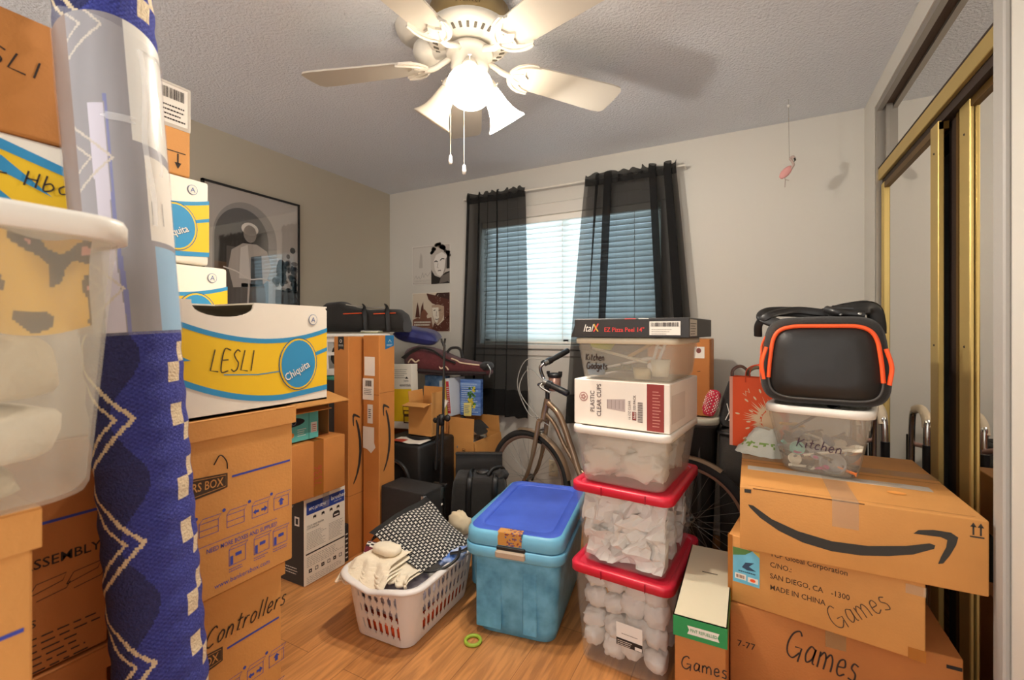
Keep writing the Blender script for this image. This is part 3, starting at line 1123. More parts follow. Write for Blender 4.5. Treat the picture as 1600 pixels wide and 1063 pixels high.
def bankers_print(f, w, h, z0=0.0, word=None, logo=True, assembly=False):
    """blue line drawings on a lidded moving box; f is the front face of width w"""
    yl = h * .64
    LOGO = mat('logo dark brown', '43301f', .7)
    if assembly:
        f.rect(.0, yl, w, yl + .005, BLUEINK)
        f.text('ASSEMBLY:', w - .12, yl - .075, .017, INK, bold=True)
        for i in range(3):
            u, v = w - .16 + .05 * i, yl - .12
            f.stroke([(u, v), (u + .045, v + .01), (u + .05, v + .022), (u + .01, v + .018), (u, v)], .0014, INK)
            f.stroke([(u + .01, v - .012), (u + .05, v - .006), (u + .055, v + .004)], .0014, INK)
        f.text('HELPFUL MOVING TIPS', w - .29, yl - .175, .013, INK, bold=True)
        f.lines(w - .29, yl - .255, w - .005, yl - .185, 6, INK, .22, 1, 8, .2)
        return
    if logo:
        f.poly([(.0, yl - .035), (.155, yl - .022), (.172, yl - .019), (.172, yl + .014), (.0, yl + .028)], LOGO, 1)
        f.frame(.0, yl - .03, .0, yl - .03, 0, LOGO)
        f.text("BANKERS BOX", .162, yl - .012, .019, CARD, R(-2), 'R', .72, True, 0, 2)
        f.stroke([(.005, yl - .029), (.168, yl - .015), (.168, yl + .010), (.005, yl + .023)], .0012, CARD, 2)
    f.rect(.182, yl, w - .008, yl + .005, BLUEINK)
    yi = yl - .10
    for i, u in enumerate((.045, .11, .17, .23, .287)):       # folding diagrams
        f.frame(u, yi - .014, u + .042, yi + .016, .0013, BLUEINK)
        f.stroke([(u, yi + .016), (u + .008, yi + .025), (u + .048, yi + .025), (u + .042, yi + .016)], .0013, BLUEINK)
        f.oval(u - .006, yi + .03, .004, .004, BLUEINK)
        if i == 4:
            f.poly([(u + .017, yi - .006), (u + .025, yi - .006), (u + .025, yi + .004), (u + .03, yi + .004), (u + .021, yi + .013), (u + .012, yi + .004), (u + .017, yi + .004)], BLUEINK)
        elif i == 3:
            f.poly([(u + .024, yi - .003), (u + .032, yi - .003), (u + .032, yi - .008), (u + .04, yi), (u + .032, yi + .008), (u + .032, yi + .003), (u + .024, yi + .003)], BLUEINK)
            f.poly([(u + .018, yi - .003), (u + .018, yi + .003), (u + .010, yi + .003), (u + .010, yi + .007), (u + .003, yi), (u + .010, yi - .007), (u + .010, yi - .003)], BLUEINK)
        else:
            f.stroke([(u, yi), (u + .042, yi)], .0013, BLUEINK)
    f.rect(.0, yi - .037, w - .045, yi - .0358, BLUEINK)
    f.text('NEED MORE BOXES AND SUPPLIES?', w - .045, yi - .055, .0105, BLUEINK, 0, 'R', .72, True)
    for u in (.175, .235, .285):
        yb = yi - .085
        f.frame(u, yb - .02, u + .04, yb + .018, .0013, BLUEINK)
        f.stroke([(u, yb + .018), (u + .006, yb + .024), (u + .046, yb + .024), (u + .04, yb + .018)], .0013, BLUEINK)
        f.rect(u + .003, yb - .018, u + .010, yb + .002, BLUEINK)
        f.rect(u + .015, yb - .002, u + .03, yb + .006, BLUEINK)
        f.lines(u, yb - .034, u + .04, yb - .023, 2, BLUEINK, .3, 1, int(u * 999))
    if h > .3:
        f.text('www.bankersbox.com', w - .065, yi - .142, .0115, BLUEINK, 0, 'R', .9)
    if word:
        f.hand(word, .13, yl + .030, .040, PEN, .0034, R(0), .88, .35, k=3)


def bankers_box(label, x0, x1, y0, y1, z, h, word=None, group=None, assembly=False, m=CARD, lid=.045, string=False):
    cx, cy, w, d = place(x0, x1, y0, y1)
    t = thing('moving_box', label, 'box', (cx, cy, z), 0, group)
    b = MB()
    b.box(-w / 2 + .006, -d / 2 + .006, 0, w / 2 - .006, d / 2 - .006, h - .006, m, .003)
    bankers_print(Face(b, (w / 2 - .006, -d / 2 + .006, 0), (0, 1, 0), (0, 0, 1)), d - .012, h, 0, word, True, assembly)
    b.build('body', t)
    l = MB()
    l.box(-w / 2, -d / 2, h - .005, w / 2, d / 2, h, m, .002)
    for s in (-1, 1):
        l.box(s * w / 2 - (.004 if s > 0 else 0), -d / 2, h - lid, s * w / 2 + (.004 if s < 0 else 0), d / 2, h - .004, m)
        l.box(-w / 2 + .004, s * d / 2 - (.004 if s > 0 else 0), h - lid, w / 2 - .004, s * d / 2 + (.004 if s < 0 else 0), h - .004, m)
    l.build('lid', t)
    if string:
        s_ = MB().tube(spline([(w / 2 - .003, -.03, h * .74), (w / 2 + .003, -.02, h * .79), (w / 2 + .003, -.006, h * .75), (w / 2 - .003, 0, h * .70)], 5), .0014, BLACK, 5)
        s_.build('handle_cord', t)
    return t


# stack with the file boxes
bankers_box('plain lidded moving box on the floor under the box marked Controllers', -1.50, -1.085, .45, .785, 0, .238)
bankers_box('lidded moving box with Controllers handwritten on it, under a taller one', -1.50, -1.085, .45, .785, .24, .405, 'Controllers', lid=.035)
bankers_box('lidded moving box with blue drawings directly under the large yellow carton', -1.50, -1.066, .45, .803, .648, .405, None, string=True)
lt = banana_box('white and yellow carton with a scooped hand hole showing grey-green fabric inside', -1.455, -1.07, .495, .905, 1.056, .258, 'LESLI', (.055, .195, .032))
fm = MB()
for i in range(5):
    fm.ball((-1.17 + .02 * (i % 2), .565 + .038 * i, 1.235 + .012 * math.sin(i * 2)), (.07, .03, .035), mat('grey green fur', '6e6a52', .95, var=.5, vscale=40, stretch=(1, 6, 2), bump=.5, bscale=90), i, .3)
for i in range(26):
    a = .53 + i * .0066
    fm.tube(spline([(-1.17, a, 1.23), (-1.13, a + .02, 1.278), (-1.085, a + .035, 1.25)], 4), [.004] * 8 + [.001], mat('grey green strands', '8d8768', .9), 5)
fo = fm.build('furry_blanket')
tag(fo, 'grey-green furry fabric showing through the hand hole of the yellow carton', 'fabric')

# nearer stack behind the rug roll
bankers_box('lidded moving box on the floor at the bottom of the dark stack behind the rug', -1.455, -1.10, .03, .425, 0, .24, m=CARD3)  # shade on this stack's moving boxes is put into darker cardboard
bankers_box('shaded moving box, second from the floor, behind the rug roll', -1.455, -1.10, .03, .425, .24, .405, None, m=CARD3)
bankers_box('shaded moving box printed with assembly and moving tips, beside the rug roll', -1.455, -1.10, .03, .425, .648, .405, None, assembly=True, m=CARD3)
cx, cy, w, d = place(-1.455, -1.10, .03, .425)
t = thing('carton', 'plain pale carton behind the milky white-lidded bin', 'box', (cx, cy, 1.055))
carton_body(w, d, .262, WHITEBOX).build('body', t)
t = thing('fruit_carton', 'white and yellow carton with handwriting just above the rim of the milky bin', 'box', (-1.2775, .355, 1.319))
w, d, h = .355, .27, .262
b = MB().box(-w / 2, -d / 2, 0, w / 2, d / 2, h, WHITEBOX, .006, seg=2)
f = Face(b, (w / 2, -d / 2, 0), (0, 1, 0), (0, 0, 1))
f.poly([(0, .05), (d, .05), (d, .182), (.14, .214), (.056, .240), (0, .25)], YELLOW, 1)
f.band([(0, .262), (.056, .250), (.14, .224), (d, .192)], [(0, .240), (.056, .232), (.14, .208), (d, .178)], CYANB, 2)
f.poly([(0, .238), (.056, .222), (.118, .168), (.056, .196), (0, .21)], CYANB, 2)
f.poly([(0, .17), (.05, .168), (.075, .145), (.03, .155), (0, .158)], CYANB, 2)
f.hand('- Hboard', .048, .182, .026, PEN, .0026, R(-4), 1.25, .1, 4)
b.build('body', t)
cx, cy, w, d = place(-1.455, -1.095, .03, .43)
t = thing('carton', 'orange-brown carton with black handwriting on top of the stack, near the ceiling', 'box', (cx, cy, 1.582))
b = carton_body(w, d, .205, CARD2)
Face(b, (w / 2, -d / 2, 0), (0, 1, 0), (0, 0, 1)).hand('LESLI', .165, .112, .030, PEN, .0028, R(-4), 1.5, .1)
b.build('body', t)
tape_strip(w, d, .205).build('packing_tape', t)

# stack by the poster
for z, n in ((0, 'plain brown carton on the floor under the cartons near the poster'), (.596, 'plain brown carton supporting the half-hidden white carton near the poster')):
    cx, cy, w, d = place(-1.97, -1.515, .46, .86)
    t = thing('carton', n, 'box', (cx, cy, z))
    carton_body(w, d, .593, CARD2).build('body', t)
    tape_strip(w, d, .593).build('packing_tape', t)
banana_box('half-hidden white carton below the oval-logo carton by the poster', -1.96, -1.465, .455, .858, 1.19, .255)
banana_box('white and yellow carton with an oval logo standing beside the framed poster', -1.96, -1.46, .395, .80, 1.447, .252)
cx, cy, w, d = place(-1.90, -1.46, .34, .748)
t = thing('carton', 'tall brown taped carton topping the stack beside the framed poster', 'box', (cx, cy, 1.70))
b = carton_body(w, d, .256, CARD)
f = Face(b, (w / 2, -d / 2, 0), (0, 1, 0), (0, 0, 1))
for u in (.335, .375):
    f.rect(u - .002, .03, u + .002, .06, INK).poly([(u - .009, .034), (u, .016), (u + .009, .034)], INK)
f.rect(.318, .062, .395, .065, INK)
b.build('body', t)
tp = MB().box(w / 2, -d / 2 + .22, .0, w / 2 + .0012, -d / 2 + .30, .256, TAPE)
tp.box(w / 2, -d / 2 + .33, .13, w / 2 + .0012, d / 2, .256, clear('shiny tape', 'f4efe2', .55, .08))
tp.build('packing_tape', t)
lb = MB()
fl_ = Face(lb, (w / 2 + .0014, -d / 2 + .325, .14), (0, 1, 0), (0, 0, 1), .0004)
fl_.rect(0, 0, .075, .108, PAPER).lines(.006, .01, .07, .06, 4, INK, .35, 2, 4).bars(.01, .07, .066, .1, INK, 20)
lb.build('shipping_label', t)

# milky bin with a white lid on a tan box, close to the camera
bankers_box('tan lidded box with a blue line under the milky white-lidded bin, nearest the camera', -1.06, -.755, -.17, .223, .635, .405, None, lid=.05)
bankers_box('tan lidded box hidden below the tan one under the milky bin', -1.06, -.755, -.17, .223, 0, .31, None)
bankers_box('second tan lidded box from the floor below the milky bin', -1.06, -.755, -.17, .223, .312, .32, None)


def ring(w, d, r, z, n=5, ox=0, oy=0):
    return [(x + ox, y + oy, z) for x, y in rr(w, d, r, n)]


def bin_body(w, d, h, taper, r, m, th=.0025, foot=.006):
    """open-topped tapered tub, with an inner and an outer skin"""
    b = MB()
    w0, d0 = w - taper, d - taper
    b.loft([ring(w0 - .02, d0 - .02, r, 0), ring(w0 - .006, d0 - .006, r, .004), ring(w0, d0, r, .012), ring(w - .012, d - .012, r, h - .045),
            ring(w - .008, d - .008, r, h - .04), ring(w - .004, d - .004, r, h - .004), ring(w + .008, d + .008, r, h)], m, True, False)
    b.loft([ring(w0 - 2 * th - .012, d0 - 2 * th - .012, r, foot), ring(w0 - 2 * th, d0 - 2 * th, r, .016), ring(w - .012 - 2 * th, d - .012 - 2 * th, r, h - .02)], m, True, False)
    return b


def bin_lid(w, d, r, m, t=.022, rim=.012, groove=True):
    """lid with a down-turned lip and a recessed panel; top at z=0"""
    l = MB()
    rs = [ring(w + rim - .004, d + rim - .004, r + .006, -t), ring(w + rim, d + rim, r + .006, -t), ring(w + rim, d + rim, r + .006, -.006), ring(w + rim - .006, d + rim - .006, r + .004, 0)]
    if groove:
        rs += [ring(w - .03, d - .03, r, 0), ring(w - .04, d - .04, r, -.006)]
    l.loft(rs, m)
    return l


def tote(name, label, loc, rotz, w, d, h, m, lidm, taper=.06, r=.04, lid_t=.026, group=None, groove=True):
    t = thing(name, label, 'storage bin', loc, rotz, group)
    bin_body(w, d, h - .006, taper, r, m).build('tub', t)
    bin_lid(w, d, r, lidm, lid_t, groove=groove).build('lid', t, (0, 0, h))
    return t


tote('storage_bin', 'milky translucent bin with white lid on the tan box, nearest the camera', (-.895, .035, 1.042), 0, .37, .53, .350, MILKY, WHITE, .05, .05, .028)
cz = MB()
cz.grid(lambda u, v: (-.745 + .012 * v + .012 * math.sin(9 * u + 3 * v), .10 + .165 * u, 1.252 + .112 * v + .008 * math.sin(7 * u)), 60, 40,
        CREAM, matfn=lambda u, v: (lambda q: mat('cloth yellow', 'e9b94a', .9) if q < .12 else mat('cloth charcoal', '4a443c', .9) if q < .33 else mat('cloth pink', 'e09a93', .9))(noise.noise(Vector((u * 4.2, v * 3.0, 4)))))
tag(cz.build('printed_cloth'), 'yellow, pink and charcoal printed cloth seen through the milky bin', 'cloth')
for i, (y, z, sy, sz, c, lab) in enumerate(((.10, 1.205, .15, .042, 'd8cbb0', 'beige folded towel, upper one inside the milky bin'), (.10, 1.125, .15, .034, 'e6dcc8', 'cream folded towel, middle one inside the milky bin'), (.08, 1.07, .13, .018, 'cfc0a2', 'tan folded towel at the bottom of the milky bin'))):
    q = MB().ball((-.83, y, z), (.09, sy, sz), mat('towel %d' % i, c, .95, bump=.3, bscale=90), i, .08, sq=.45)
    tag(q.build('folded_towel'), lab, 'towel')

# rolled rug in plastic, leaning on the stacks
RUGB = mat('rug blue', '3d43a0', .85, var=.35, vscale=220, stretch=(1, 1, 2.5), bump=.9, bscale=260)
RUGE = mat('rug blue thread', '474fac', .85, var=.3, vscale=220, bump=.9, bscale=260)
RUGC = mat('rug cream', 'e8d3b0', .9, bump=.8, bscale=260, var=.1, vscale=150)
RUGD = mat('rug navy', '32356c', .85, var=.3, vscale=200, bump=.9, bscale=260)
p0, p1 = Vector((-.937, .480, 0)), Vector((-1.021, .356, 2.2))
ax = (p1 - p0)
RL = ax.length
axn = ax.normalized()
side = Vector((.42, .905, 0))           # towards picture right, square to the sight line
side = (side - axn * side.dot(axn)).normalized()
fwd = side.cross(axn).normalized()
if fwd.dot(Vector((0, 0, EYE)) - Vector((-.97, .42, EYE))) < 0:
    fwd = -fwd
RR = .0690


def rug_pt(phi, s, r_):
    return p0 + axn * s + side * (r_ * math.sin(phi)) + fwd * (r_ * math.cos(phi))


def rug_mat(u, v):
    phi = 2 * PI * u - PI
    s = v * RL
    if abs(phi) > 1.75:
        return RUGB
    period = .212
    q = ((s - .575) % period) / period - .5           # chevrons point right at q = 0
    for tip, w_ in ((-.02, .13), (-.42, .11)):
        e = tip - abs(q) * 2.9
        if e - w_ < phi < e and -1.45 < phi:
            return RUGC
    c = (s - .02) % period
    if .70 < phi < 1.08 and (c < .037 or .078 < c < .115):
        return RUGC
    if 1.10 < phi < 1.42 and (.112 < c < .147 or .178 < c):
        return RUGC
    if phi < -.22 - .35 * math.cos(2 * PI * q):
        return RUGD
    return RUGB if (int(v * 560) + int(u * 75)) % 2 else RUGE


rug = thing('rolled_rug', 'tall rolled blue and cream woven rug in torn clear plastic, leaning on the boxes', 'rug', (0, 0, 0))
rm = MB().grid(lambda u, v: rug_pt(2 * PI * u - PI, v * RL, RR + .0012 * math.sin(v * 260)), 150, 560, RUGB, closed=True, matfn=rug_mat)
rm.loft([[rug_pt(2 * PI * j / 24, RL, RR * k) for j in range(24)] for k in (1, .55, .5)], RUGD, False, True)
rm.build('roll', rug)
S0, S1 = 1.245, 1.762         # torn plastic sleeve
PLAST = clear('clear plastic sleeve', 'f2f0ee', .16, .06)
sl_ = MB()
sl_.grid(lambda u, v: rug_pt(2 * PI * u - PI, S0 + (S1 - S0) * v + .02 * math.sin(6 * u) * (v > .95), RR + .0045 + .0022 * noise.noise(Vector((u * 26, v * 6, 1))) + .001 * math.sin(40 * u)), 90, 60, PLAST, closed=True)
sl_.build('plastic_sleeve', rug)
wr_ = MB()
GREYW = mat('grey wrapping', '8f8a90', .5, var=.25, vscale=10, stretch=(3, 3, .4))


def wrapm(u, v):
    phi = (u - .5) * 2.9
    n_ = noise.noise(Vector((u * 7, v * 2, 3)))
    if phi < -.75:
        return mat('brown reflection', '7d5a45', .5, var=.3, vscale=9)  # cardboard reflected in the plastic, put into the colour
    s = S0 + (S1 - S0) * v
    q = ((s - .575) % .212) / .212 - .5
    for tip, w_ in ((-.02, .07), (-.42, .06)):
        if tip - abs(q) * 2.9 - w_ < phi < tip - abs(q) * 2.9:
            return mat('veiled cream', 'c9bcae', .6)
    if -.45 + .2 * n_ < phi < -.12 + .2 * n_ and v < .72:
        return mat('wrapping pale', 'cdc6d6', .45)
    if -.10 < phi - .15 * n_ < -.02 and v < .75:
        return mat('wrapping blue fold', '5a62a8', .5)
    if phi > .55 and .30 < v < .58:
        return PAPER
    if phi > .62 and v < .28:
        return mat('wrapping light blue', '86b4d4', .5)
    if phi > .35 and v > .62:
        return mat('wrapping white glare', 'dcd8d0', .3)  # glare on the plastic, put in as a white patch
    return GREYW


wr_.grid(lambda u, v: rug_pt((u - .5) * 2.9, S0 + .005 + (S1 - .02 - S0) * v + .03 * math.sin(3 * u) * v, RR + .0022), 120, 170, GREYW, matfn=wrapm)
wr_.build('inner_wrapping', rug)
lb = MB()
for i in range(14):
    a, s_ = .62 + .55 * ((i * 7) % 14) / 14, S0 + .19
    if i % 3 != 2:
        lb.add([rug_pt(a + k * .014, s_ + e, RR + .0032) for k, e in ((0, 0), (1, 0), (1, .04), (0, .04))], [(0, 1, 2, 3)], INK)
lb.build('barcode_label', rug)
st_ = MB()
for (a, s_, l, w_) in ((.60, S1 - .03, -.30, .12), (.85, S1 - .08, -.16, .08), (.1, S1 - .15, -.012, .5)):
    st_.grid(lambda u, v: rug_pt(a + w_ * (u - .5) + .05 * math.sin(9 * v), s_ + l * v, RR + .0078), 10, 16, clear('plastic crease', 'ffffff', .30, .05))
st_.build('plastic_crease', rug)

# printer carton, taped carton on it, open carton with a small teal box
cx, cy, w, d = place(-2.30, -1.92, 1.492, 1.745)
t = thing('printer_carton', 'tall white and black printer carton with a blue band, on the floor', 'box', (cx, cy, 0))
b = MB().box(-w / 2, -d / 2, 0, w / 2, d / 2, .425, WHITEBOX, .004)
BK = mat('carton black', '2c2826', .6)
Face(b, (-w / 2, -d / 2, 0), (1, 0, 0), (0, 0, 1)).rect(.004, .004, w - .003, .42, BK).rect(w - .07, .29, w - .035, .335, PAPER, 2).rect(w - .062, .298, w - .043, .327, BK, 3).text('brother', w - .15, .375, .016, PAPER, k=2).lines(w - .2, .05, w - .05, .09, 3, PAPER, .3, 2)
f = Face(b, (w / 2, -d / 2, 0), (0, 1, 0), (0, 0, 1))
NAVY = mat('printer carton blue', '27408f', .5)
f.rect(.012, .345, d - .008, .405, NAVY, 1).text('brother', d - .095, .372, .021, WHITE, 0, 'L', 1, True, 0, 2).text('at your side', d - .075, .359, .007, WHITE, k=2)
f.text('MFC-J6710DW', .025, .364, .014, WHITE, 0, 'L', .8, True, 0, 2)
for i, u in enumerate((.05, .10, .15, .195)):
    f.rect(u, .318, u + .018, .332, INK).rect(u + .004, .314, u + .014, .322, WHITEBOX, 2).rect(u + .007, .322, u + .011, .336, INK, 3)
f.poly([(.17, .278), (.215, .278), (.215, .298), (.205, .308), (.18, .308), (.17, .298)], INK, 1).rect(.178, .286, .207, .293, PAPER, 2)
f.text('COLOR INKJET PRINTER', .014, .285, .008, INK, 0, 'L', .8, True).text('COPY SCAN FAX', .014, .273, .008, INK, 0, 'L', .8, True)
GL = mat('small print grey', '8b857b', .8)
f.lines(.014, .175, .13, .262, 11, GL, .3, 1, 2).lines(.145, .175, d - .012, .262, 11, GL, .3, 1, 3).rect(.008, .150, d - .006, .157, INK)
f.lines(.014, .09, d - .014, .143, 6, GL, .25, 1, 6).lines(.014, .012, d - .014, .045, 4, GL, .25, 1, 7)
for i in range(6):
    u = .025 + .037 * i
    f.frame(u, .058, u + .018, .076, .003 if i % 2 else .006, INK)
b.build('body', t)
fl2 = MB()
for s in (-1, 1):
    fl2.box(-w / 2 + .002, .004 * s if s > 0 else -d / 2 + .003, .425, w / 2 - .002, d / 2 - .003 if s > 0 else -.004, .433 + .003 * s, WHITEBOX, .002)
fl2.build('top_flap', t)
TAPEW = clear('clear tape', 'e9dcc2', .22, .12)
tape_strip(w, d, .433, .04, .08, TAPEW).build('packing_tape', t)

cx, cy, w, d = place(-2.28, -1.885, 1.335, 1.712)
t = thing('carton', 'brown taped carton with red numbers standing on the printer carton', 'box', (cx, cy, .438), R(-2))
b = carton_body(w, d, .272, CARD2)
f = Face(b, (w / 2, -d / 2, 0), (0, 1, 0), (0, 0, 1))
f.hand('7336', .232, .05, .042, mat('red marker', 'b4301f', .7), .003, R(90), 1.0, k=3)
b.build('body', t)
tp = MB().box(w / 2, -d / 2 + .19, 0, w / 2 + .001, -d / 2 + .245, .272, TAPEO).box(0, -d / 2 + .19, .272, w / 2 + .001, -d / 2 + .245, .2732, TAPEO)
tp.build('packing_tape', t)

t = thing('open_carton', 'small open carton lying on its side with its flaps sticking out', 'box', (-2.11, 1.47, .7125))
b = MB()
w, d, h, th = .34, .37, .225, .004
b.box(-w / 2, -d / 2, 0, w / 2, d / 2, th, CARD3).box(-w / 2, -d / 2, h - th, w / 2, d / 2, h, CARD3).box(-w / 2, -d / 2, th, -w / 2 + th, d / 2, h - th, CARDIN)
b.box(-w / 2 + th, -d / 2, th, w / 2, -d / 2 + th, h - th, CARDIN).box(-w / 2 + th, d / 2 - th, th, w / 2, d / 2, h - th, CARDIN)
b.build('body', t)
MB().box(0, -d / 2, 0, .15, d / 2, .004, CARD).build('flap', t, (w / 2 + .001, 0, h - .006), rot=(0, R(12), 0))
MB().box(0, -d / 2 + .01, 0, .13, d / 2 - .06, .004, CARD).build('flap', t, (w / 2 - .04, 0, h - .062), rot=(0, R(6), 0))
t = thing('device_box', 'small teal box picturing a black gadget inside the open carton', 'box', (-1.965, 1.44, .7185))
b = MB().box(-.05, -.13, 0, .05, .13, .14, mat('teal carton', '5fb8b0', .5), .002)
f = Face(b, (.05, -.13, 0), (0, 1, 0), (0, 0, 1))
f.poly([(.03 + .10 * math.cos(a_) * .9 + .06, .095 + .022 * math.sin(a_)) for a_ in [2 * PI * i / 24 for i in range(24)]], BLACK, 1)
f.oval(.12, .095, .013, .013, STEEL, 2).oval(.12, .095, .009, .009, BLACK, 3)
f.oval(.09, .045, .02, .022, mat('box photo brown', '8a5a3a', .6), 1).oval(.11, .035, .012, .012, mat('box photo orange', 'e0893a', .6), 2)
f.lines(.14, .025, .19, .065, 4, WHITE, .3, 1).rect(.215, .03, .25, .08, PAPER, 1).lines(.22, .035, .245, .075, 4, mat('red print', 'b5362c', .7), .35, 2).rect(.2, 0, .208, .14, mat('box edge green', '4a9a90', .5), 1)
b.build('body', t)

q = MB().box(-.03, -.014, 0, .03, .014, .2, mat('carton black', '2c2826', .6), .002)
Face(q, (.03, -.014, 0), (0, 1, 0), (0, 0, 1)).lines(.006, .02, .024, .17, 6, PAPER, .3, 1, 6)
tag(q.build('slim_carton', None, (-1.965, 1.768, 0)), 'slim black carton wedged between the printer carton and a tall narrow carton', 'box')

# two tall narrow cartons
SMILE = [(0.039, 0.727), (0.064, 0.721), (0.152, 0.555), (0.271, 0.438), (0.416, 0.376), (0.565, 0.4), (0.708, 0.493), (0.795, 0.584), (0.815, 0.569), (0.811, 0.518), (0.736, 0.393), (0.642, 0.306), (0.536, 0.244), (0.416, 0.227), (0.291, 0.279), (0.184, 0.392), (0.097, 0.545), (0.047, 0.684)]
ARROW = [(0.736, 0.682), (0.754, 0.741), (0.808, 0.776), (0.87, 0.776), (0.895, 0.725), (0.888, 0.619), (0.866, 0.462), (0.843, 0.341), (0.825, 0.324), (0.835, 0.428), (0.853, 0.567), (0.857, 0.666), (0.835, 0.693), (0.79, 0.688)]


def smile(f, u0, v0, su, sv, m=INK, vert=False):
    for P in (SMILE, ARROW):
        if vert:       # turned a quarter so that it reads upwards
            f.poly([(u0 + (1 - y) * su, v0 + x * sv) for x, y in P], m, 2)
        else:
            f.poly([(u0 + x * su, v0 + y * sv) for x, y in P], m, 2)


cx, cy, w, d = place(-2.06, -1.945, 1.79, 1.915)
t = thing('tall_carton', 'tall narrow carton with a black top sticker, farther behind the printer carton', 'box', (cx, cy, 0))
b = MB().box(-w / 2, -d / 2, 0, w / 2, d / 2, 1.218, CARD2, .004)
f = Face(b, (w / 2, -d / 2, 0), (0, 1, 0), (0, 0, 1))
smile(f, .0, .38, .12, .46, vert=True)
f.rect(0, .34, d, .342, SEAM, 1)
Face(b, (-w / 2, -d / 2, 0), (1, 0, 0), (0, 0, 1)).rect(0, .34, w, .342, SEAM, 1).rect(0, .86, w, .862, SEAM, 1)
b.build('body', t)
k_ = MB()
f = Face(k_, (-w / 2, -d / 2, 0), (1, 0, 0), (0, 0, 1))
f.poly([(.035, 1.14), (.055, 1.15), (.08, 1.145), (.08, 1.218), (.035, 1.218)], BLACK, 2).oval(.057, 1.193, .009, .009, PAPER, 3).oval(.057, 1.193, .006, .006, BLACK, 4).lines(.04, 1.165, .076, 1.178, 2, PAPER, .3, 3)
k_.build('top_sticker', t)
cx, cy, w, d = place(-1.925, -1.803, 1.875, 1.998)
t = thing('tall_carton', 'tall narrow carton with white labels and a curved black arrow, nearer of the pair', 'box', (cx, cy, 0))
b = MB().box(-w / 2, -d / 2, 0, w / 2, d / 2, 1.224, CARD2, .004)
f = Face(b, (w / 2, -d / 2, 0), (0, 1, 0), (0, 0, 1))
smile(f, .0, .45, .115, .44, vert=True)
f.rect(0, .905, d, .907, SEAM, 1)
Face(b, (-w / 2, -d / 2, 0), (1, 0, 0), (0, 0, 1)).rect(0, .895, w, .897, SEAM, 1)
b.build('body', t)
for i, (v0, v1, u0, u1, kind) in enumerate(((1.0, 1.105, .012, .09, 0), (.865, .985, .0, .082, 1), (.735, .84, .035, .075, 2), (.575, .715, .002, .085, 3))):
    k_ = MB()
    f = Face(k_, (-w / 2, -d / 2, 0), (1, 0, 0), (0, 0, 1))
    if kind == 3:
        f.poly([(u0, v0 + .02), (u0 + .03, v0 + .015), (u0 + .06, v0 - .005), (u1 + .01, v0 + .03), (u1, v0 + .055), (u1, v1), (u0, v1)], PAPER, 2)
    else:
        f.rect(u0, v0, u1, v1, PAPER, 2)
    if kind == 1:
        f.bars(u0 + .02, v1 - .045, u1 - .015, v1 - .012, INK, 22, 3, 3).lines(u0 + .01, v0 + .03, u1 - .01, v1 - .052, 4, INK, .3, 3)
    if kind == 2:
        f.lines(u0 + .008, v0 + .03, u1 - .012, v1 - .02, 5, INK, .4, 3)
    k_.build('shipping_label', t)
k_ = MB()
f = Face(k_, (w / 2, -d / 2, 0), (0, 1, 0), (0, 0, 1))
f.poly([(.045, 1.145), (.115, 1.165), (.115, 1.224), (.045, 1.224)], mat('blue tape', '1f6fa0', .4), 2).lines(.055, 1.165, .105, 1.178, 2, PAPER, .35, 3).stroke([(.07, 1.185), (.08, 1.2), (.092, 1.185)], .003, PAPER, 3)
k_.build('blue_tape', t)

# ------------------------------------------------------------------ behind the tall cartons
cx, cy, w, d = place(-2.72, -2.16, 1.99, 2.42)
t = thing('carton', 'large carton on the floor under the teal-lidded tote, behind the tall cartons', 'box', (cx, cy, 0))
carton_body(w, d, .5, CARD3).build('body', t)
tape_strip(w, d, .5).build('packing_tape', t)
tote('storage_tote', 'dark tote with a teal lid under the white hamper', (cx, cy, .502), 0, w - .06, d - .06, .463, mat('dark tote', '2e2b2a', .5), mat('teal lid', '3f9c86', .4), .06, .05)
hm = thing('laundry_hamper', 'white perforated plastic hamper standing behind the tall cartons', 'hamper', (-2.35, 2.185, .967), R(43))
b = MB()
hw, hd, hh_ = .47, .34, .25
nu, nv = 84, 12
base = even(rr(hw - .05, hd - .05, .06, 20), 84)
top = even(rr(hw - .01, hd - .01, .07, 20), 84)


def hamper_pt(u, v, off=0):
    k = int(u * 84) % 84
    a, c = Vector(base[k] + (0,)), Vector(top[k] + (0,))
    p = a.lerp(c, v)
    return (p.x * (1 - off), p.y * (1 - off), .004 + v * hh_)


vs = [hamper_pt(i / 84, j / nv) for j in range(nv + 1) for i in range(84)]
fs = []
for j in range(nv):
    for i in range(84):
        if 2 <= j <= 9 and j != 6 and (i % 6) in (2, 3, 4):
            continue
        fs.append((j * 84 + i, j * 84 + (i + 1) % 84, (j + 1) * 84 + (i + 1) % 84, (j + 1) * 84 + i))
b.add(vs, fs, WHITE)
b.loft([[hamper_pt(i / 84, 0) for i in range(84)]], WHITE, True, False)
b.build('basket', hm)
r_ = MB().tube([(x, y, hh_ + .004) for x, y in rr(hw + .01, hd + .01, .075, 14)], .014, WHITE, 8, True, flat=.8)
r_.build('rim', hm)
q = MB().ball((-2.35, 2.185, 1.085), (.155, .105, .10), mat('dark laundry', '3a3532', .95, bump=.4, bscale=40), 4, .12)
tag(q.build('dark_clothing'), 'dark clothing inside the white perforated hamper', 'clothing')


def frame_to(a, b_, up=(0, 0, 1)):
    """matrix whose X runs from a to b_"""
    x = (Vector(b_) - Vector(a)).normalized()
    z = Vector(up)
    y = z.cross(x).normalized()
    z = x.cross(y)
    m = Matrix.Identity(4)
    for i in range(3):
        m[i][0], m[i][1], m[i][2], m[i][3] = x[i], y[i], z[i], a[i]
    return m


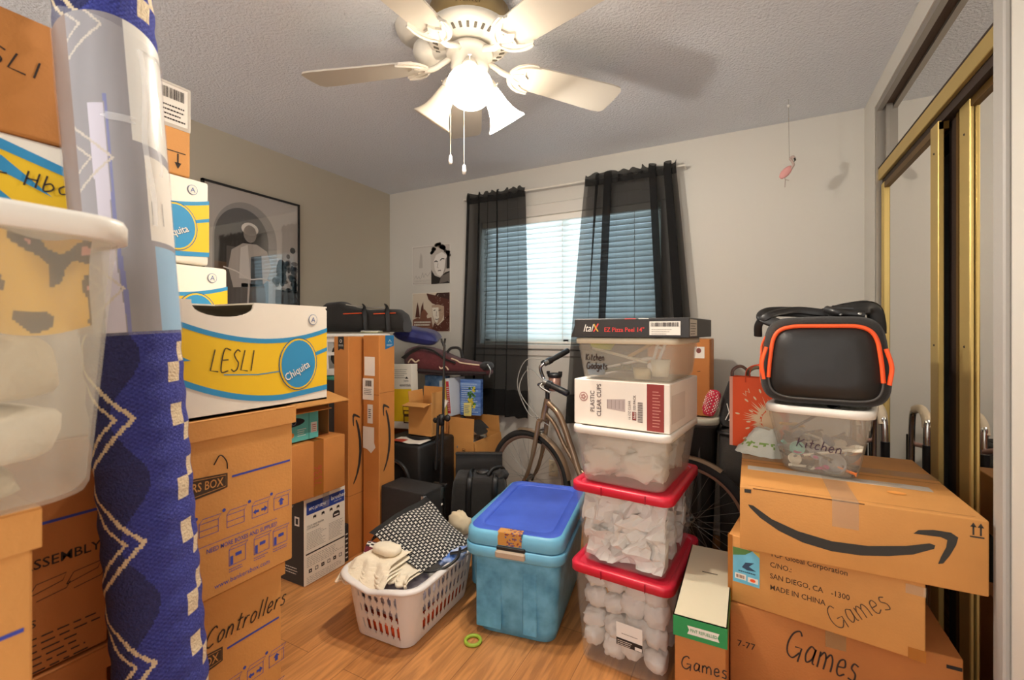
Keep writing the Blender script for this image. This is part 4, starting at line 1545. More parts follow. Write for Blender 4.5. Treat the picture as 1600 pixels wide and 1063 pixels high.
# long black duffel lying on the hamper
t = thing('duffel_bag', 'long black bag with orange piping lying on the white hamper', 'bag', (-2.60, 2.16, 1.238), R(26.5))
b = MB()
rings = []
for i, (x, k, sag) in enumerate(((0, .55, .0), (.02, .85, 0), (.07, 1.08, 0), (.16, 1.12, 0), (.22, .93, 0), (.34, .82, 0), (.46, .85, 0), (.54, .84, 0), (.575, .7, 0), (.59, .45, 0))):
    rings.append([(x, y * (1 + .3 * k), .095 * k + .115 * k * (z / .1) if True else 0) for y, z in [(p[0] * .105, p[1] * .08) for p in [(math.copysign(abs(math.cos(2 * PI * j / 28)) ** .55, math.cos(2 * PI * j / 28)), math.copysign(abs(math.sin(2 * PI * j / 28)) ** .6, math.sin(2 * PI * j / 28))) for j in range(28)]]])
b.loft(rings, BLKFAB)
b.build('body', t)
for x0, x1 in ((.20, .33), (.40, .545)):
    MB().tube([(x0, -.138, .122), (x1, -.134, .128)], .0032, ORANGE, 6).build('piping', t)
for x in (.35, .50):
    st = MB().tube(spline([(x, -.14, .01), (x - .005, -.145, .09), (x - .02, -.12, .165), (x - .06, -.02, .185)], 6), .016, BLACK, 8, flat=.2, up=(0, 1, .3))
    st.build('webbing_strap', t)
zz = MB().tube(spline([(.20, -.09, .185), (.32, -.06, .168), (.45, -.07, .166)], 6), .005, mat('zip grey', '9c968c', .5), 6)
zz.build('zipper', t)
for i, (c, z, a) in enumerate((('d8d4a8', 0, 20), ('e6e2d2', .007, 33))):
    m_ = MB().box(-.06, -.045, 0, .06, .045, .006, mat('booklet %d' % i, c, .6), .001)
    tag(m_.build('booklet', None, (-2.185, 2.205, 1.237 + z), R(a)), ('pale green booklet on the white hamper rim, lower of the two', 'cream booklet on the white hamper rim, on top of the green one')[i], 'booklet', None)

# cartons under the guitar bag
cx, cy, w, d = place(-2.40, -1.84, 2.56, 2.96)
t = thing('carton', 'large plain carton holding up the games, behind the black loudspeaker', 'box', (cx, cy, 0))
carton_body(w, d, .655, CARD3).build('body', t)
tape_strip(w, d, .655).build('packing_tape', t)


def slab(name, label, cat, loc, rotz, w, d, h, m, draw=None, rot=None):
    t = thing(name, label, cat, loc, rotz)
    if rot:
        t.rotation_euler = rot
    b = MB().box(-w / 2, -d / 2, 0, w / 2, d / 2, h, m, .002)
    if draw:
        draw(faces(b, w, d, h), w, d, h)
    b.build('box_body' if cat != 'book' else 'cover', t)
    return t


GB = mat('game blue', '3f74b8', .45, var=.5, vscale=25, col2='8fb8de')
GB2 = mat('game deep blue', '2e58a8', .4, var=.6, vscale=18, stretch=(.4, 1, 4), col2='7fa3d8')


def g_blue(f, w, d, h):
    f['front'].rect(.01, .05, .06, .12, mat('print pale blue', 'b9cde0', .6)).poly([(.02, .1), (.05, .06), (.07, .09), (.06, .15), (.03, .16)], mat('print dark blue', '1d2f5c', .6), 2).lines(.08, .03, w - .01, .2, 7, mat('print pale blue', 'b9cde0', .6), .5, 1, 4)


def g_red(f, w, d, h):
    f['front'].rect(.003, .02, w - .003, h - .02, mat('spine red', 'c8333c', .5)).lines(.006, .04, w - .006, h - .05, 12, PAPER, .4, 2, 5, .1)


def g_puzzle(f, w, d, h):
    F = f['front']
    F.lines(.01, .02, w - .01, h - .02, 14, mat('print pale blue', 'b9cde0', .6), .4, 1, 9)
    rnd = random.Random(4)
    for i in range(40):
        F.oval(.06 + .05 * rnd.random(), .05 + .15 * rnd.random(), .009, .009, mat('foliage %d' % (i % 3), ('4f8a2a', '2e5c22', 'd8c23a')[i % 3], .6), 2 + i % 3, 8)


slab('game_box', 'blue board game box standing under the maroon bag, nearest the yellow carton', 'game box', (-2.03, 2.70, .657), R(4), .18, .055, .265, GB, g_blue)
slab('game_box', 'grey-white box wedged upright between the blue game boxes', 'game box', (-1.925, 2.70, .657), 0, .028, .2, .24, mat('game grey', 'b9bec0', .6))
slab('game_box', 'yellow-spined upright box between two blue game boxes', 'game box', (-1.885, 2.695, .657), R(3), .024, .2, .255, mat('game yellow', 'e3cf5a', .5), None, (0, R(-4), R(3)))
slab('game_box', 'white upright box with a red spine label beside the blue puzzle box', 'game box', (-1.842, 2.69, .657), 0, .030, .2, .262, mat('game white', 'd9dde4', .5), g_red, (0, R(-5), 0))
slab('puzzle_box', 'blue puzzle box with green foliage picture, largest under the maroon bag', 'puzzle box', (-1.745, 2.72, .657), R(14), .15, .06, .25, GB2, g_puzzle)
t = thing('card_box', 'small pale yellow packet leaning on the blue puzzle box', 'box', (-1.742, 2.665, .657), R(14))
MB().box(-.026, -.01, 0, .026, .01, .09, mat('packet yellow', 'e2d27a', .6), .002).build('packet', t)
Face(bpy.data.objects['packet'] and (pk := MB()), (-.026, -.0102, 0), (1, 0, 0), (0, 0, 1)).lines(.006, .02, .046, .08, 5, mat('print grey blue', '6a7c8c', .7), .4, 1, 3)
pk.build('printed_text', t)

# maroon soft guitar bag with strap, lying over the games
t = thing('guitar_bag', 'maroon padded instrument bag with pale drawstrings lying on the game boxes', 'bag', (-1.96, 2.72, .925), R(19))
MAR = mat('maroon fabric', '5e2124', .85, var=.35, vscale=14, bump=.35, bscale=60, sheen=.2)
b = MB()
rings = []
for x, hw_, hz, zc in ((-.30, .02, .03, .12), (-.285, .10, .075, .12), (-.22, .15, .10, .115), (-.12, .17, .10, .105), (-.02, .15, .085, .09), (.08, .12, .062, .068), (.18, .105, .052, .058), (.26, .10, .045, .05), (.325, .075, .032, .038), (.34, .02, .01, .03)):
    rings.append([(x, hw_ * math.copysign(abs(math.cos(2 * PI * j / 24)) ** .7, math.cos(2 * PI * j / 24)), zc + hz * math.copysign(abs(math.sin(2 * PI * j / 24)) ** .8, math.sin(2 * PI * j / 24)) + .006 * noise.noise(Vector((x * 12, j * .6, 2)))) for j in range(24)])
b.loft(rings, MAR)
b.build('padded_body', t)
sp = MB()
sp.tube(spline([(-.28, -.13, .13), (-.16, -.155, .20), (-.06, -.14, .185), (.02, -.13, .13), (.10, -.125, .10)], 7), .022, BLKFAB, 8, flat=.25, up=(0, .4, 1))
sp.tube(spline([(.02, -.06, .17), (.05, -.05, .20), (.11, -.05, .195), (.13, -.05, .13)], 6), .010, BLKFAB, 8)
sp.build('strap', t)
sp = MB().tube(spline([(-.26, -.142, .055), (-.1, -.165, .045), (.06, -.13, .03), (.2, -.112, .03), (.31, -.08, .025)], 7), .012, mat('dark trim', '2a1c1c', .8), 8)
sp.build('dark_trim', t)
sp = MB()
for P in ([(-.24, -.135, .10), (-.21, -.152, .125), (-.18, -.158, .105), (-.15, -.165, .12)], [(-.02, -.14, .09), (.0, -.14, .06), (.03, -.13, .075), (.05, -.125, .05)], [(.06, -.09, .128), (.10, -.095, .115), (.13, -.10, .10), (.19, -.098, .092), (.26, -.08, .082)]):
    sp.tube(spline(P, 5), .006, mat('drawstring', 'd8bfa0', .8), 6)
sp.build('drawstring', t)
sp = MB().ball((.30, -.02, .07), (.05, .09, .035), BLKFAB, 3, .2)
sp.tube(spline([(.32, -.09, .09), (.345, -.10, .05), (.335, -.10, .0)], 5), .005, STEEL, 6)
sp.build('end_pocket', t)

# blue cushion on the bag
t = MB()
PIL = mat('blue satin', '2a2f7c', .45, var=.4, vscale=9, sheen=.3)


def pil(s):
    def fn(u, v):
        a, c = (u - .5) * 2, (v - .5) * 2
        k = max(0, (1 - a ** 4) * (1 - c ** 4)) ** .5
        pinch = 1 - .10 * (1 - abs(a)) * abs(c) ** 3
        return (a * .16 * (1 - .12 * abs(c) ** 1.5 * (1 - abs(a))), c * .12 * pinch, s * .055 * k + .004 * noise.noise(Vector((a * 3, c * 3, s))) * k)
    return fn


t.grid(pil(1), 28, 22, PIL)
t.grid(pil(-1), 28, 22, PIL)
tag(t.build('cushion', None, (-2.19, 2.68, 1.215), rot=(R(8), R(10), R(28))), 'shiny dark blue cushion resting on the maroon bag', 'cushion')

# yellow and white carton, loudspeaker, open carton on it
cx, cy, w, d = place(-2.26, -2.035, 2.435, 2.50)
t = thing('lamp_carton', 'upright white and yellow carton with a brown furniture picture, on the loudspeaker', 'box', (cx, cy, .570))
t.rotation_euler = (R(-1.5), R(-3), 0)
b = MB().box(-w / 2, -d / 2, 0, w / 2, d / 2, .445, WHITEBOX, .003)
f = Face(b, (-w / 2, -d / 2, 0), (1, 0, 0), (0, 0, 1))
f.rect(0.003, .05, w - .006, .275, YELLOW).lines(.06, .35, w - .03, .42, 5, GL, .3, 1, 3).text('essentials', w - .012, .292, .02, INK, 0, 'R', .9, True).text('home', w - .03, .325, .014, INK, 0, 'R', .9).poly([(w - .06, .345), (w - .045, .36), (w - .03, .345)], INK)
BRN = mat('print brown', '5c3a18', .6)
f.frame(w - .08, .04, w - .02, .13, .008, BRN, 2).rect(w - .075, .085, w - .02, .10, BRN, 3).rect(w - .02, .0, w - .005, .05, WHITEBOX, 2).frame(w - .085, .10, w - .01, .155, .004, BRN, 2)
b.build('body', t)

t = thing('loudspeaker', 'large black loudspeaker cabinet with a round woofer under the open carton', 'loudspeaker', (-1.925, 2.325, 0))
SPK = mat('black speaker shell', '1e1c1b', .5, var=.25, vscale=60, bump=.25, bscale=300)
b = MB().box(-.185, -.185, .02, .185, .185, .562, SPK, .022, seg=3)
b.build('cabinet', t)
k_ = MB()
M_ = Matrix.Translation((-.015, -.186, .33)) @ Matrix.Rotation(R(90), 4, 'X')
k_.lathe([(.135, -.002), (.135, .012), (.125, .016), (.118, .008), (.09, -.004), (.045, -.012), (.0, -.006)], SPK, 36, M_)
k_.build('woofer', t)
k_ = MB()
k_.lathe([(.128, .0155), (.122, .0165)], STEEL, 36, M_)
k_.build('woofer_ring', t)
k_ = MB()
for x in (-.15, .15):
    k_.lathe([(.022, 0), (.02, .02), (0, .02)], BLACK, 12, Matrix.Translation((x, -.13, 0)))
    k_.lathe([(.022, 0), (.02, .02), (0, .02)], BLACK, 12, Matrix.Translation((x, .13, 0)))
k_.build('rubber_foot', t)
k_ = MB().box(.184, -.05, .38, .192, .06, .44, BLACK, .008, seg=2)
k_.build('side_handle', t)
q = MB().grid(lambda u, v: (-1.99 + .24 * u, 2.155 + .11 * v, .5645 + .006 * math.sin(5 * u) ** 2 + .004 * v), 16, 8, WHITEBOX, matfn=lambda u, v: mat('flyer red', 'b8402c', .6) if u < .45 and v < .5 else PAPER)
tag(q.build('leaflet'), 'white and red leaflet lying on top of the black loudspeaker', 'leaflet')
q = MB()
for i in range(9):
    q.tube([(-1.86 + (.085 + .006 * (i % 4)) * math.cos(2 * PI * j / 28), 2.30 + (.055 + .005 * (i % 3)) * math.sin(2 * PI * j / 28), .572 + .006 * (i // 3)) for j in range(28)], .0042, BLACK, 6, True)
tag(q.build('coiled_cable'), 'coil of black cable on the loudspeaker under the open carton', 'cable')


def open_box(t, w, d, h, m=CARD, fl=()):
    b = MB()
    th = .004
    b.box(-w / 2, -d / 2, 0, w / 2, d / 2, th, m)
    b.box(-w / 2, -d / 2, th, w / 2, -d / 2 + th, h, m).box(-w / 2, d / 2 - th, th, w / 2, d / 2, h, m)
    b.box(-w / 2, -d / 2 + th, th, -w / 2 + th, d / 2 - th, h, m).box(w / 2 - th, -d / 2 + th, th, w / 2, d / 2 - th, h, m)
    for e, ln, ang in fl:        # flap on edge e, its length and its tilt from upright (outwards)
        L = w if e in 'fb' else d
        F = MB().box(-L / 2 + .004, 0, 0, L / 2 - .004, th, ln, m)
        pos = {'f': (0, -d / 2, h), 'b': (0, d / 2, h), 'l': (-w / 2, 0, h), 'r': (w / 2, 0, h)}[e]
        rz = {'f': 0, 'b': PI, 'l': -PI / 2, 'r': PI / 2}[e]
        F.build('flap', t, pos, rot=(R(ang), 0, rz))
    return b


cx, cy, w, d = place(-1.925, -1.745, 2.26, 2.41)
t = thing('open_carton', 'open brown carton with raised flaps standing on the black loudspeaker', 'box', (cx, cy, .594))
b = open_box(t, w, d, .20, CARD, (('f', .07, 100), ('b', .09, 2), ('r', .07, 0), ('l', .07, 8)))
b.build('body', t)
q = MB().box(-.05, -.004, 0, .05, .004, .15, PAPER)
tag(q.build('card_sheet', None, (cx + .02, cy + .02, .68), rot=(R(-12), R(22), R(10))), 'white card sticking up inside the open carton on the loudspeaker', 'card')

# amplifier in front of the loudspeaker
t = thing('amplifier', 'low black amplifier box with metal corner guards beside the patterned tote bag', 'amplifier', (-1.642, 1.955, 0))
TOLEX = mat('black tolex', '211e1d', .65, var=.3, vscale=60, bump=.5, bscale=380)
b = MB().box(-.148, -.082, .015, .148, .085, .405, TOLEX, .008, seg=2)
b.build('cabinet', t)
k_ = MB()
f = Face(k_, (.148, -.082, 0), (0, 1, 0), (0, 0, 1))
f.rect(.012, .04, .155, .38, mat('grille cloth', '2c2927', .9), 1).oval(.075, .255, .017, .019, mat('badge gold', '8a6f22', .4), 2).oval(.075, .255, .012, .014, mat('badge dark', '4a3a14', .5), 3)
k_.build('grille', t)
for z in (.05, .33):
    MB().box(.128, -.0835, z, .1495, -.062, z + .062, STEEL, .003).build('corner_guard', t)
    MB().box(.1485, .062, z, .150, .086, z + .062, STEEL, .001).build('corner_guard', t)
for y, z in ((-.06, .10), (.05, .13), (.07, .30), (-.03, .08), (.06, .06)):
    MB().lathe([(.007, 0), (.006, .004), (0, .005)], PAPER, 10, Matrix.Translation((.149, y, z)) @ Matrix.Rotation(R(90), 4, 'Y')).build('control_knob', t)
k_ = MB()
for x in (-.12, .12):
    for y in (-.06, .06):
        k_.lathe([(.014, 0), (.013, .016), (0, .016)], BLACK, 10, Matrix.Translation((x, y, 0)))
k_.build('rubber_foot', t)

# microphone stand
t = thing('microphone_stand', 'thin black folded microphone stand standing between loudspeaker and black bag', 'microphone stand', (-1.585, 2.135, 0))
m_ = MB().tube([(0, 0, .18), (.012, .006, .70)], .011, BLACK, 10)
m_.tube([(.014, .008, .68), (.022, .01, 1.17)], .007, mat('dark steel', '4a4846', .35, .9), 10)
m_.build('pole', t)
m_ = MB().tube([(-.022, -.012, .45), (-.004, -.012, .76)], .009, BLACK, 8)
m_.build('boom_arm', t)
m_ = MB().lathe([(0, -.035), (.016, -.03), (.018, .03), (0, .035)], BLACK, 12, Matrix.Translation((.008, .003, .735)))
m_.tube([(-.03, 0, .73), (.045, 0, .75)], .011, BLACK, 8).ball((.05, 0, .75), (.02, .014, .02), BLACK)
m_.ball((-.034, 0, .73), (.016, .012, .016), BLACK)
m_.build('clutch_knob', t)
m_ = MB().tube([(.022, .01, 1.16), (.012, .01, 1.185)], .009, BLACK, 8).tube([(.005, .01, 1.18), (.002, .01, 1.205)], .006, BLACK, 8).tube([(.022, .01, 1.178), (.028, .01, 1.205)], .006, BLACK, 8)
m_.build('clip', t)
for k in range(3):
    a = R(200 + 120 * k)
    m_ = MB().tube([(.03 * math.cos(a), .03 * math.sin(a), .36), (.04 * math.cos(a), .04 * math.sin(a), .02)], .007, mat('dark steel', '4a4846', .35, .9), 8)
    m_.lathe([(0, 0), (.01, .001), (.011, .02), (0, .03)], BLACK, 8, Matrix.Translation((.04 * math.cos(a), .04 * math.sin(a), 0)))
    m_.build('leg', t)
m_ = MB().box(-.045, -.012, .35, .045, .012, .372, BLACK, .004)
m_.build('leg_collar', t)

# open carton with odds and ends, by the bicycle wheel
t = thing('open_carton', 'open brown carton of odds and ends beside the bicycle wheel', 'box', (-1.698, 2.695, 0))
w, d, h = .20, .36, .52
b = open_box(t, w, d, h, CARD, (('f', .15, -4), ('b', .12, -8), ('r', .13, 172)))
f = Face(b, (-w / 2, -d / 2, 0), (1, 0, 0), (0, 0, 1))
f.frame(.11, .375, .135, .47, .002, INK)
for i in range(5):
    f.rect(.113, .385 + .017 * i, .132, .391 + .017 * i, INK)
b.build('body', t)
rnd = random.Random(11)
q = MB()
for i in range(16):
    q.ball((-1.70 + .075 * (rnd.random() * 2 - 1), 2.69 + .14 * (rnd.random() * 2 - 1), .47 + .03 * rnd.random()), (.03 + .02 * rnd.random(), .03 + .02 * rnd.random(), .025), mat('junk %d' % (i % 4), ('6e5a4a', '8c8a80', '4a3a32', '9c7a5a')[i % 4], .6), i, .5, 4, 10, 7)
o_ = q.build('wrapped_oddments')
tag(o_, 'crumpled grey-brown oddments filling the open carton by the bicycle wheel', 'oddments')
o_['kind'] = 'stuff'
q = MB()
q.grid(lambda u, v: (-1.80 + .24 * u + .01 * math.sin(9 * v), 2.66 + .03 * v - .05 * u, .60 + .055 * v - .05 * u + .02 * math.sin(7 * u + 3 * v)), 20, 8, BLKFAB)
tag(q.build('black_cloth'), 'black cloth slumped over the back of the open carton by the bicycle', 'cloth')

# soft black equipment bag
t = thing('equipment_bag', 'soft black equipment bag with carry straps beside the microphone stand', 'bag', (-1.44, 2.338, 0), R(27))
b = MB()
rings = []
for z, k in ((0, .93), (.02, 1.0), (.15, 1.02), (.30, 1.0), (.36, .96), (.385, .88), (.39, .70)):
    rings.append([(x * k + .008 * noise.noise(Vector((x * 9, z * 8, 1))), y * k + .008 * noise.noise(Vector((x * 9, z * 8, 5))), z + .012 * noise.noise(Vector((x * 8, y * 8, 3))) * (z > .1)) for x, y in rr(.33, .20, .035, 6)])
b.loft(rings, BLKFAB)
b.build('body', t)
k_ = MB()
for x in (-.06, .09):
    k_.tube(spline([(x, -.106, .05), (x, -.108, .25), (x + .005, -.10, .375), (x + .01, -.03, .405), (x + .02, .03, .405)], 6), .017, BLACK, 8, flat=.2, up=(0, 1, 0))
k_.tube(spline([(.05, -.05, .395), (.08, -.03, .43), (.13, .0, .425), (.15, .02, .39)], 6), .012, BLACK, 8)
k_.build('carry_strap', t)
k_ = MB().ball((.12, -.02, .392), (.05, .055, .032), BLKFAB, 5, .35)
k_.ball((.02, .01, .395), (.045, .03, .018), mat('black rubber', '2e2c2b', .3), 2, .2)
k_.build('top_flap', t)
t = thing('folding_music_desk', 'thin black sheet-music desk leaning behind the black equipment bag', 'music stand desk', (-1.535, 2.475, 0))
q = MB().box(-.15, -.006, 0, .15, .006, .47, mat('desk black', '33302e', .4), .003)
q.box(-.15, -.03, .455, .15, .0, .47, mat('desk black', '33302e', .4), .003)
q.build('desk_panel', t)
t.rotation_euler = (R(-4), 0, R(27))

# ------------------------------------------------------------------ bicycle
BRZ = mat('bronze bicycle paint', 'a58a6f', .3, .55, coat=.4)
RIMM = mat('rose rim', 'b99c8c', .35, .6)
TYRE = mat('tyre rubber', '2a2725', .8)
bk = thing('bicycle', 'bronze step-through bicycle with upright handlebar and drink holder, below the window', 'bicycle', (-.76, 2.5, 0))
bx = Vector((-.76, 2.5, 0))
hF, hR = Vector((-1.246, 2.61, .312)) - bx, Vector((-.270, 2.40, .312)) - bx
bdir = (hR - hF)
bdir.z = 0
bdir.normalize()
bnor = Vector((-bdir.y, bdir.x, 0))


def bike_wheel(c, n_sp=32):
    def pt(a, r_, o=0):
        return c + bdir * (r_ * math.cos(a)) + Vector((0, 0, r_ * math.sin(a))) + bnor * o
    w_ = MB().tube([pt(2 * PI * i / 64, .289) for i in range(64)], .0215, TYRE, 12, True).build('wheel', bk)
    rm_ = MB()
    rings = [[pt(2 * PI * i / 64, r_, o) for i in range(64)] for r_, o in ((.272, -.014), (.258, -.012), (.252, 0), (.258, .012), (.272, .014), (.268, 0), (.272, -.014))]
    rm_.loft(rings, RIMM, False, False)
    rm_.build('rim', w_)
    s_ = MB()
    for i in range(n_sp):
        a = 2 * PI * i / n_sp
        o = .028 if i % 2 else -.028
        ah = a + (.9 if (i // 2) % 2 else -.9)
        s_.tube([pt(ah, .02, o), pt(a, .255, 0)], .0011, STEEL, 4)
    s_.build('spokes', w_)
    h_ = MB().tube([c - bnor * .045, c + bnor * .045], .014, STEEL, 12).tube([c - bnor * .06, c + bnor * .06], .005, BLACK, 8)
    for o in (-.028, .028):
        h_.tube([c + bnor * (o - .002), c + bnor * (o + .002)], .022, STEEL, 14)
    h_.build('hub', w_)


bike_wheel(hF)
bike_wheel(hR)
hdT, hdB = Vector((-1.098, 2.567, .835)) - bx, Vector((-1.132, 2.578, .70)) - bx       # head tube ends
bb = Vector((-.68, 2.488, .27)) - bx
stT = Vector((-.50, 2.45, .72)) - bx
fr_ = MB()
fr_.tube([hdB, hdT], .019, BRZ, 14)
fr_.tube(spline([hdT + Vector((.005, 0, -.025)), hdT + Vector((.09, -.02, -.10)), hdT + Vector((.17, -.035, -.28)), hdT + Vector((.25, -.055, -.45)), bb], 8), .019, BRZ, 12)
fr_.tube(spline([hdB + Vector((.01, 0, .05)), hdB + Vector((.085, -.018, -.02)), hdB + Vector((.17, -.035, -.16)), hdB + Vector((.30, -.06, -.28)), bb.lerp(stT, .45)], 8), .013, BRZ, 12)
fr_.tube([bb, stT], .016, BRZ, 12)
for s_ in (-1, 1):
    fr_.tube([bb + bnor * .02 * s_, hR + bnor * .05 * s_], .009, BRZ, 8)
    fr_.tube([stT - Vector((0, 0, .04)), hR + bnor * .05 * s_], .008, BRZ, 8)
fr_.tube([bb - bnor * .04, bb + bnor * .04], .022, BRZ, 12)
fr_.build('frame', bk)
fk = MB()
fk.tube([hdB + bnor * -.045, hdB + bnor * .045], .014, BRZ, 10)
for s_ in (-1, 1):
    fk.tube(spline([hdB + bnor * .045 * s_, hdB.lerp(hF, .45) + bnor * .05 * s_ + bdir * .018, hdB.lerp(hF, .8) + bnor * .05 * s_ + bdir * .018, hF + bnor * .05 * s_], 6), [.015] * 8 + [.012] * 8 + [.009] * 3, BRZ, 10)
fk.build('fork', bk)
fd = MB()
A0 = math.atan2(hdB.z - hF.z, (hdB - hF).dot(bdir))


def fender(c, a0, a1):
    def fn(u, v):
        a = a0 + (a1 - a0) * u
        o = (v - .5) * .052
        r_ = .322 - .012 * (2 * v - 1) ** 2
        return c + bdir * (r_ * math.cos(a)) + Vector((0, 0, r_ * math.sin(a))) + bnor * o
    return fn


fd.grid(fender(hF, R(10), R(104)), 30, 6, BRZ)
fd.grid(lambda u, v: fender(hF, R(10), R(104))(u, v) * .9995, 30, 6, BRZ)
fd.build('front_fender', bk)
fd = MB().grid(fender(hR, R(60), R(190)), 30, 6, BRZ)
fd.build('rear_fender', bk)
cal = MB()
pc = hF + Vector((0, 0, .30)) + bdir * .09
cal.tube([pc + bnor * .035 + Vector((0, 0, .03)), pc + bnor * .035 - Vector((0, 0, .05))], .008, STEEL, 8).tube([pc - bnor * .035 + Vector((0, 0, .03)), pc - bnor * .035 - Vector((0, 0, .05))], .008, STEEL, 8)
cal.tube([pc + bnor * .04 + Vector((0, 0, .02)), pc - bnor * .04 + Vector((0, 0, .02))], .007, STEEL, 8)
for s_ in (-1, 1):
    cal.tube([pc + bnor * .02 * s_ + bdir * -.02 - Vector((0, 0, .05)), pc + bnor * .02 * s_ + bdir * .025 - Vector((0, 0, .055))], .007, BLACK, 8)
cal.build('brake_caliper', bk)
gN0, gN1 = Vector((-.966, 2.316, .948)) - bx, Vector((-.867, 2.305, .912)) - bx         # grip nearer the camera
gF0, gF1 = Vector((-1.085, 2.60, 1.07)) - bx, Vector((-1.015, 2.70, 1.125)) - bx       # grip nearer the wall
stem = hdT + Vector((0, 0, .05))
ctr = hdT + Vector((-.012, -.01, .095))
hbm = MB()
hbm.tube([hdT, stem, ctr], .014, BLACK, 10)
hbm.build('stem', bk)
hbm = MB()
hbm.tube(spline([gF1, gF0, gF0 + Vector((-.055, -.04, -.04)), ctr + Vector((-.03, .04, .03)), ctr, ctr + Vector((.0, -.09, -.0)), gN0 + Vector((-.03, .05, .01)), gN0, gN1], 7), .011, CHROME, 10)
hbm.build('handlebar', bk)
for a, c, n_ in ((gF0, gF1, 0), (gN0, gN1, 1)):
    g = MB().tube([a, a.lerp(c, .5), c, c + (c - a) * .04], [.016, .018, .018, .012], BLACK, 12)
    d_ = (c - a).normalized()
    g.tube([a - d_ * .03, a], .020, BLACK, 12)
    g.build('grip', bk)
    lv = MB().tube(spline([a - d_ * .05, a - d_ * .01 + Vector((-.05, -.02, -.01)), a + d_ * .06 + Vector((-.055, -.02, -.015))], 6), .006, STEEL if n_ else BLACK, 8)
    lv.tube([a - d_ * .055, a - d_ * .03], .017, STEEL, 12)
    lv.build('brake_lever', bk)
cupc = hdT + Vector((.06, -.03, .055))
ho = MB().lathe([(.0, 0), (.032, 0), (.034, .005), (.038, .095), (.034, .095), (.03, .008), (0, .008)], mat('cup holder pink metal', 'a07a6c', .4, .4), 24, Matrix.Translation(cupc))
ho = ho.build('drink_holder', bk)
k_ = MB().lathe([(.041, .082), (.044, .09), (.044, .104), (.036, .106), (.034, .09)], BLACK, 24, Matrix.Translation(cupc))
k_.tube([cupc + Vector((-.02, .0, .05)), ctr], .008, BLACK, 8).box(.03, -.02, .10, .05, -.005, .118, BLACK, M=Matrix.Translation(cupc)).box(-.045, -.02, .10, -.03, -.005, .118, BLACK, M=Matrix.Translation(cupc))
k_.build('holder_ring', ho)
cb = MB()
for P in ([gF0 + Vector((-.02, -.02, .0)), ctr + Vector((-.16, .06, .13)), ctr + Vector((-.22, .06, -.03)), ctr + Vector((-.12, .02, -.20)), hdB + Vector((-.015, -.03, .02))],
          [gN0 + Vector((-.05, .03, .01)), ctr + Vector((-.12, .02, .08)), ctr + Vector((-.19, .03, -.06)), ctr + Vector((-.05, 0, -.21)), hdB + Vector((.06, -.03, -.03))],
          [ctr + Vector((-.12, .0, .10)), ctr + Vector((-.105, .0, -.08)), pc + Vector((0, 0, .03))]):
    cb.tube(spline(P, 9), .0028, mat('cable grey', 'a9a49b', .5), 6)
cb.build('brake_cable', bk)
sd = MB().tube([stT - Vector((0, 0, .05)), stT + Vector((.03, 0, .14))], .013, STEEL, 10)
sd = sd.build('seat_post', bk)
MB().ball(stT + Vector((.04, 0, .165)), (.13, .085, .038), BLACK, 2, .05).build('saddle', sd)

# ------------------------------------------------------------------ laundry basket on the floor
lbk = thing('laundry_basket', 'white slotted plastic laundry basket heaped with cloth on the wooden floor', 'basket', (-1.325, 1.60, 0), R(2))
bw, bd_, bh = .37, .54, .245
NN = 240
bas = even(rr(bw - .09, bd_ - .09, .05, 20), NN)
bto = even(rr(bw - .015, bd_ - .015, .075, 20), NN)


def bask(k, v, inset=0.0):
    a, c = Vector(bas[k % NN] + (0,)), Vector(bto[k % NN] + (0,))
    p = a.lerp(c, v ** .85)
    dip = 0.028 * max(0, 1 - abs(p.x) / (bw * .33)) * (1 if abs(p.y) > bd_ * .4 else 0) * max(0, (v - .7) / .3)   # the rim dips at the handles
    return (p.x * (1 - inset), p.y * (1 - inset), .004 + v * bh - dip)


b = MB()
NV = 24
for ins in (0, .014):
    vs = [bask(i, j / NV, ins) for j in range(NV + 1) for i in range(NN)]
    fs = []
    for j in range(NV):
        for i in range(NN):
            ph_i = i % 5
            a_ = Vector(bto[i % NN])
            corner = abs(a_.x) > bw / 2 - .085 and abs(a_.y) > bd_ / 2 - .085
            slot = ph_i in (1, 2, 3) and not corner
            if slot and (3 <= j <= 8 or 10 <= j <= 14 or 16 <= j <= 20) and not (j in (3, 8, 10, 14, 16, 20) and ph_i in (1, 3)):
                continue
            q = (j * NN + i, j * NN + (i + 1) % NN, (j + 1) * NN + (i + 1) % NN, (j + 1) * NN + i)
            fs.append(q)
    b.add(vs, fs, mat('basket white', 'e9e2dc', .45), None, True)
b.loft([[bask(i, 0) for i in range(NN)], [bask(i, 0, .2) for i in range(NN)]], mat('basket white', 'e9e2dc', .45), False, True)
b.build('slotted_wall', lbk)
rim = MB()
rp_ = []
big = even(rr(bw + .012, bd_ + .012, .085, 20), NN)
for k in range(0, NN, 2):
    q = bask(k, 1)
    rp_.append((big[k][0], big[k][1], q[2] + .002))
rim.tube(rp_, .017, mat('basket white', 'e9e2dc', .45), 8, True, flat=.62, up=(0, 0, 1))
rim.build('rim', lbk)
q = MB().ball((-1.325, 1.60, .048), (.132, .218, .034), mat('orange cloth', 'f25a22', .8, var=.1, bump=.3, bscale=40), 3, .03, sq=.32, nu=40)
tag(q.build('orange_cloth'), 'bright orange cloth at the bottom of the laundry basket', 'cloth')
q = MB().ball((-1.325, 1.615, .15), (.146, .230, .066), mat('pale print cloth', 'e6e1e8', .9, var=.35, vscale=26, col2='8f86a0', bump=.4, bscale=40), 8, .05, sq=.38, nu=40)
tag(q.build('printed_laundry'), 'pale printed laundry filling the middle of the laundry basket', 'laundry')


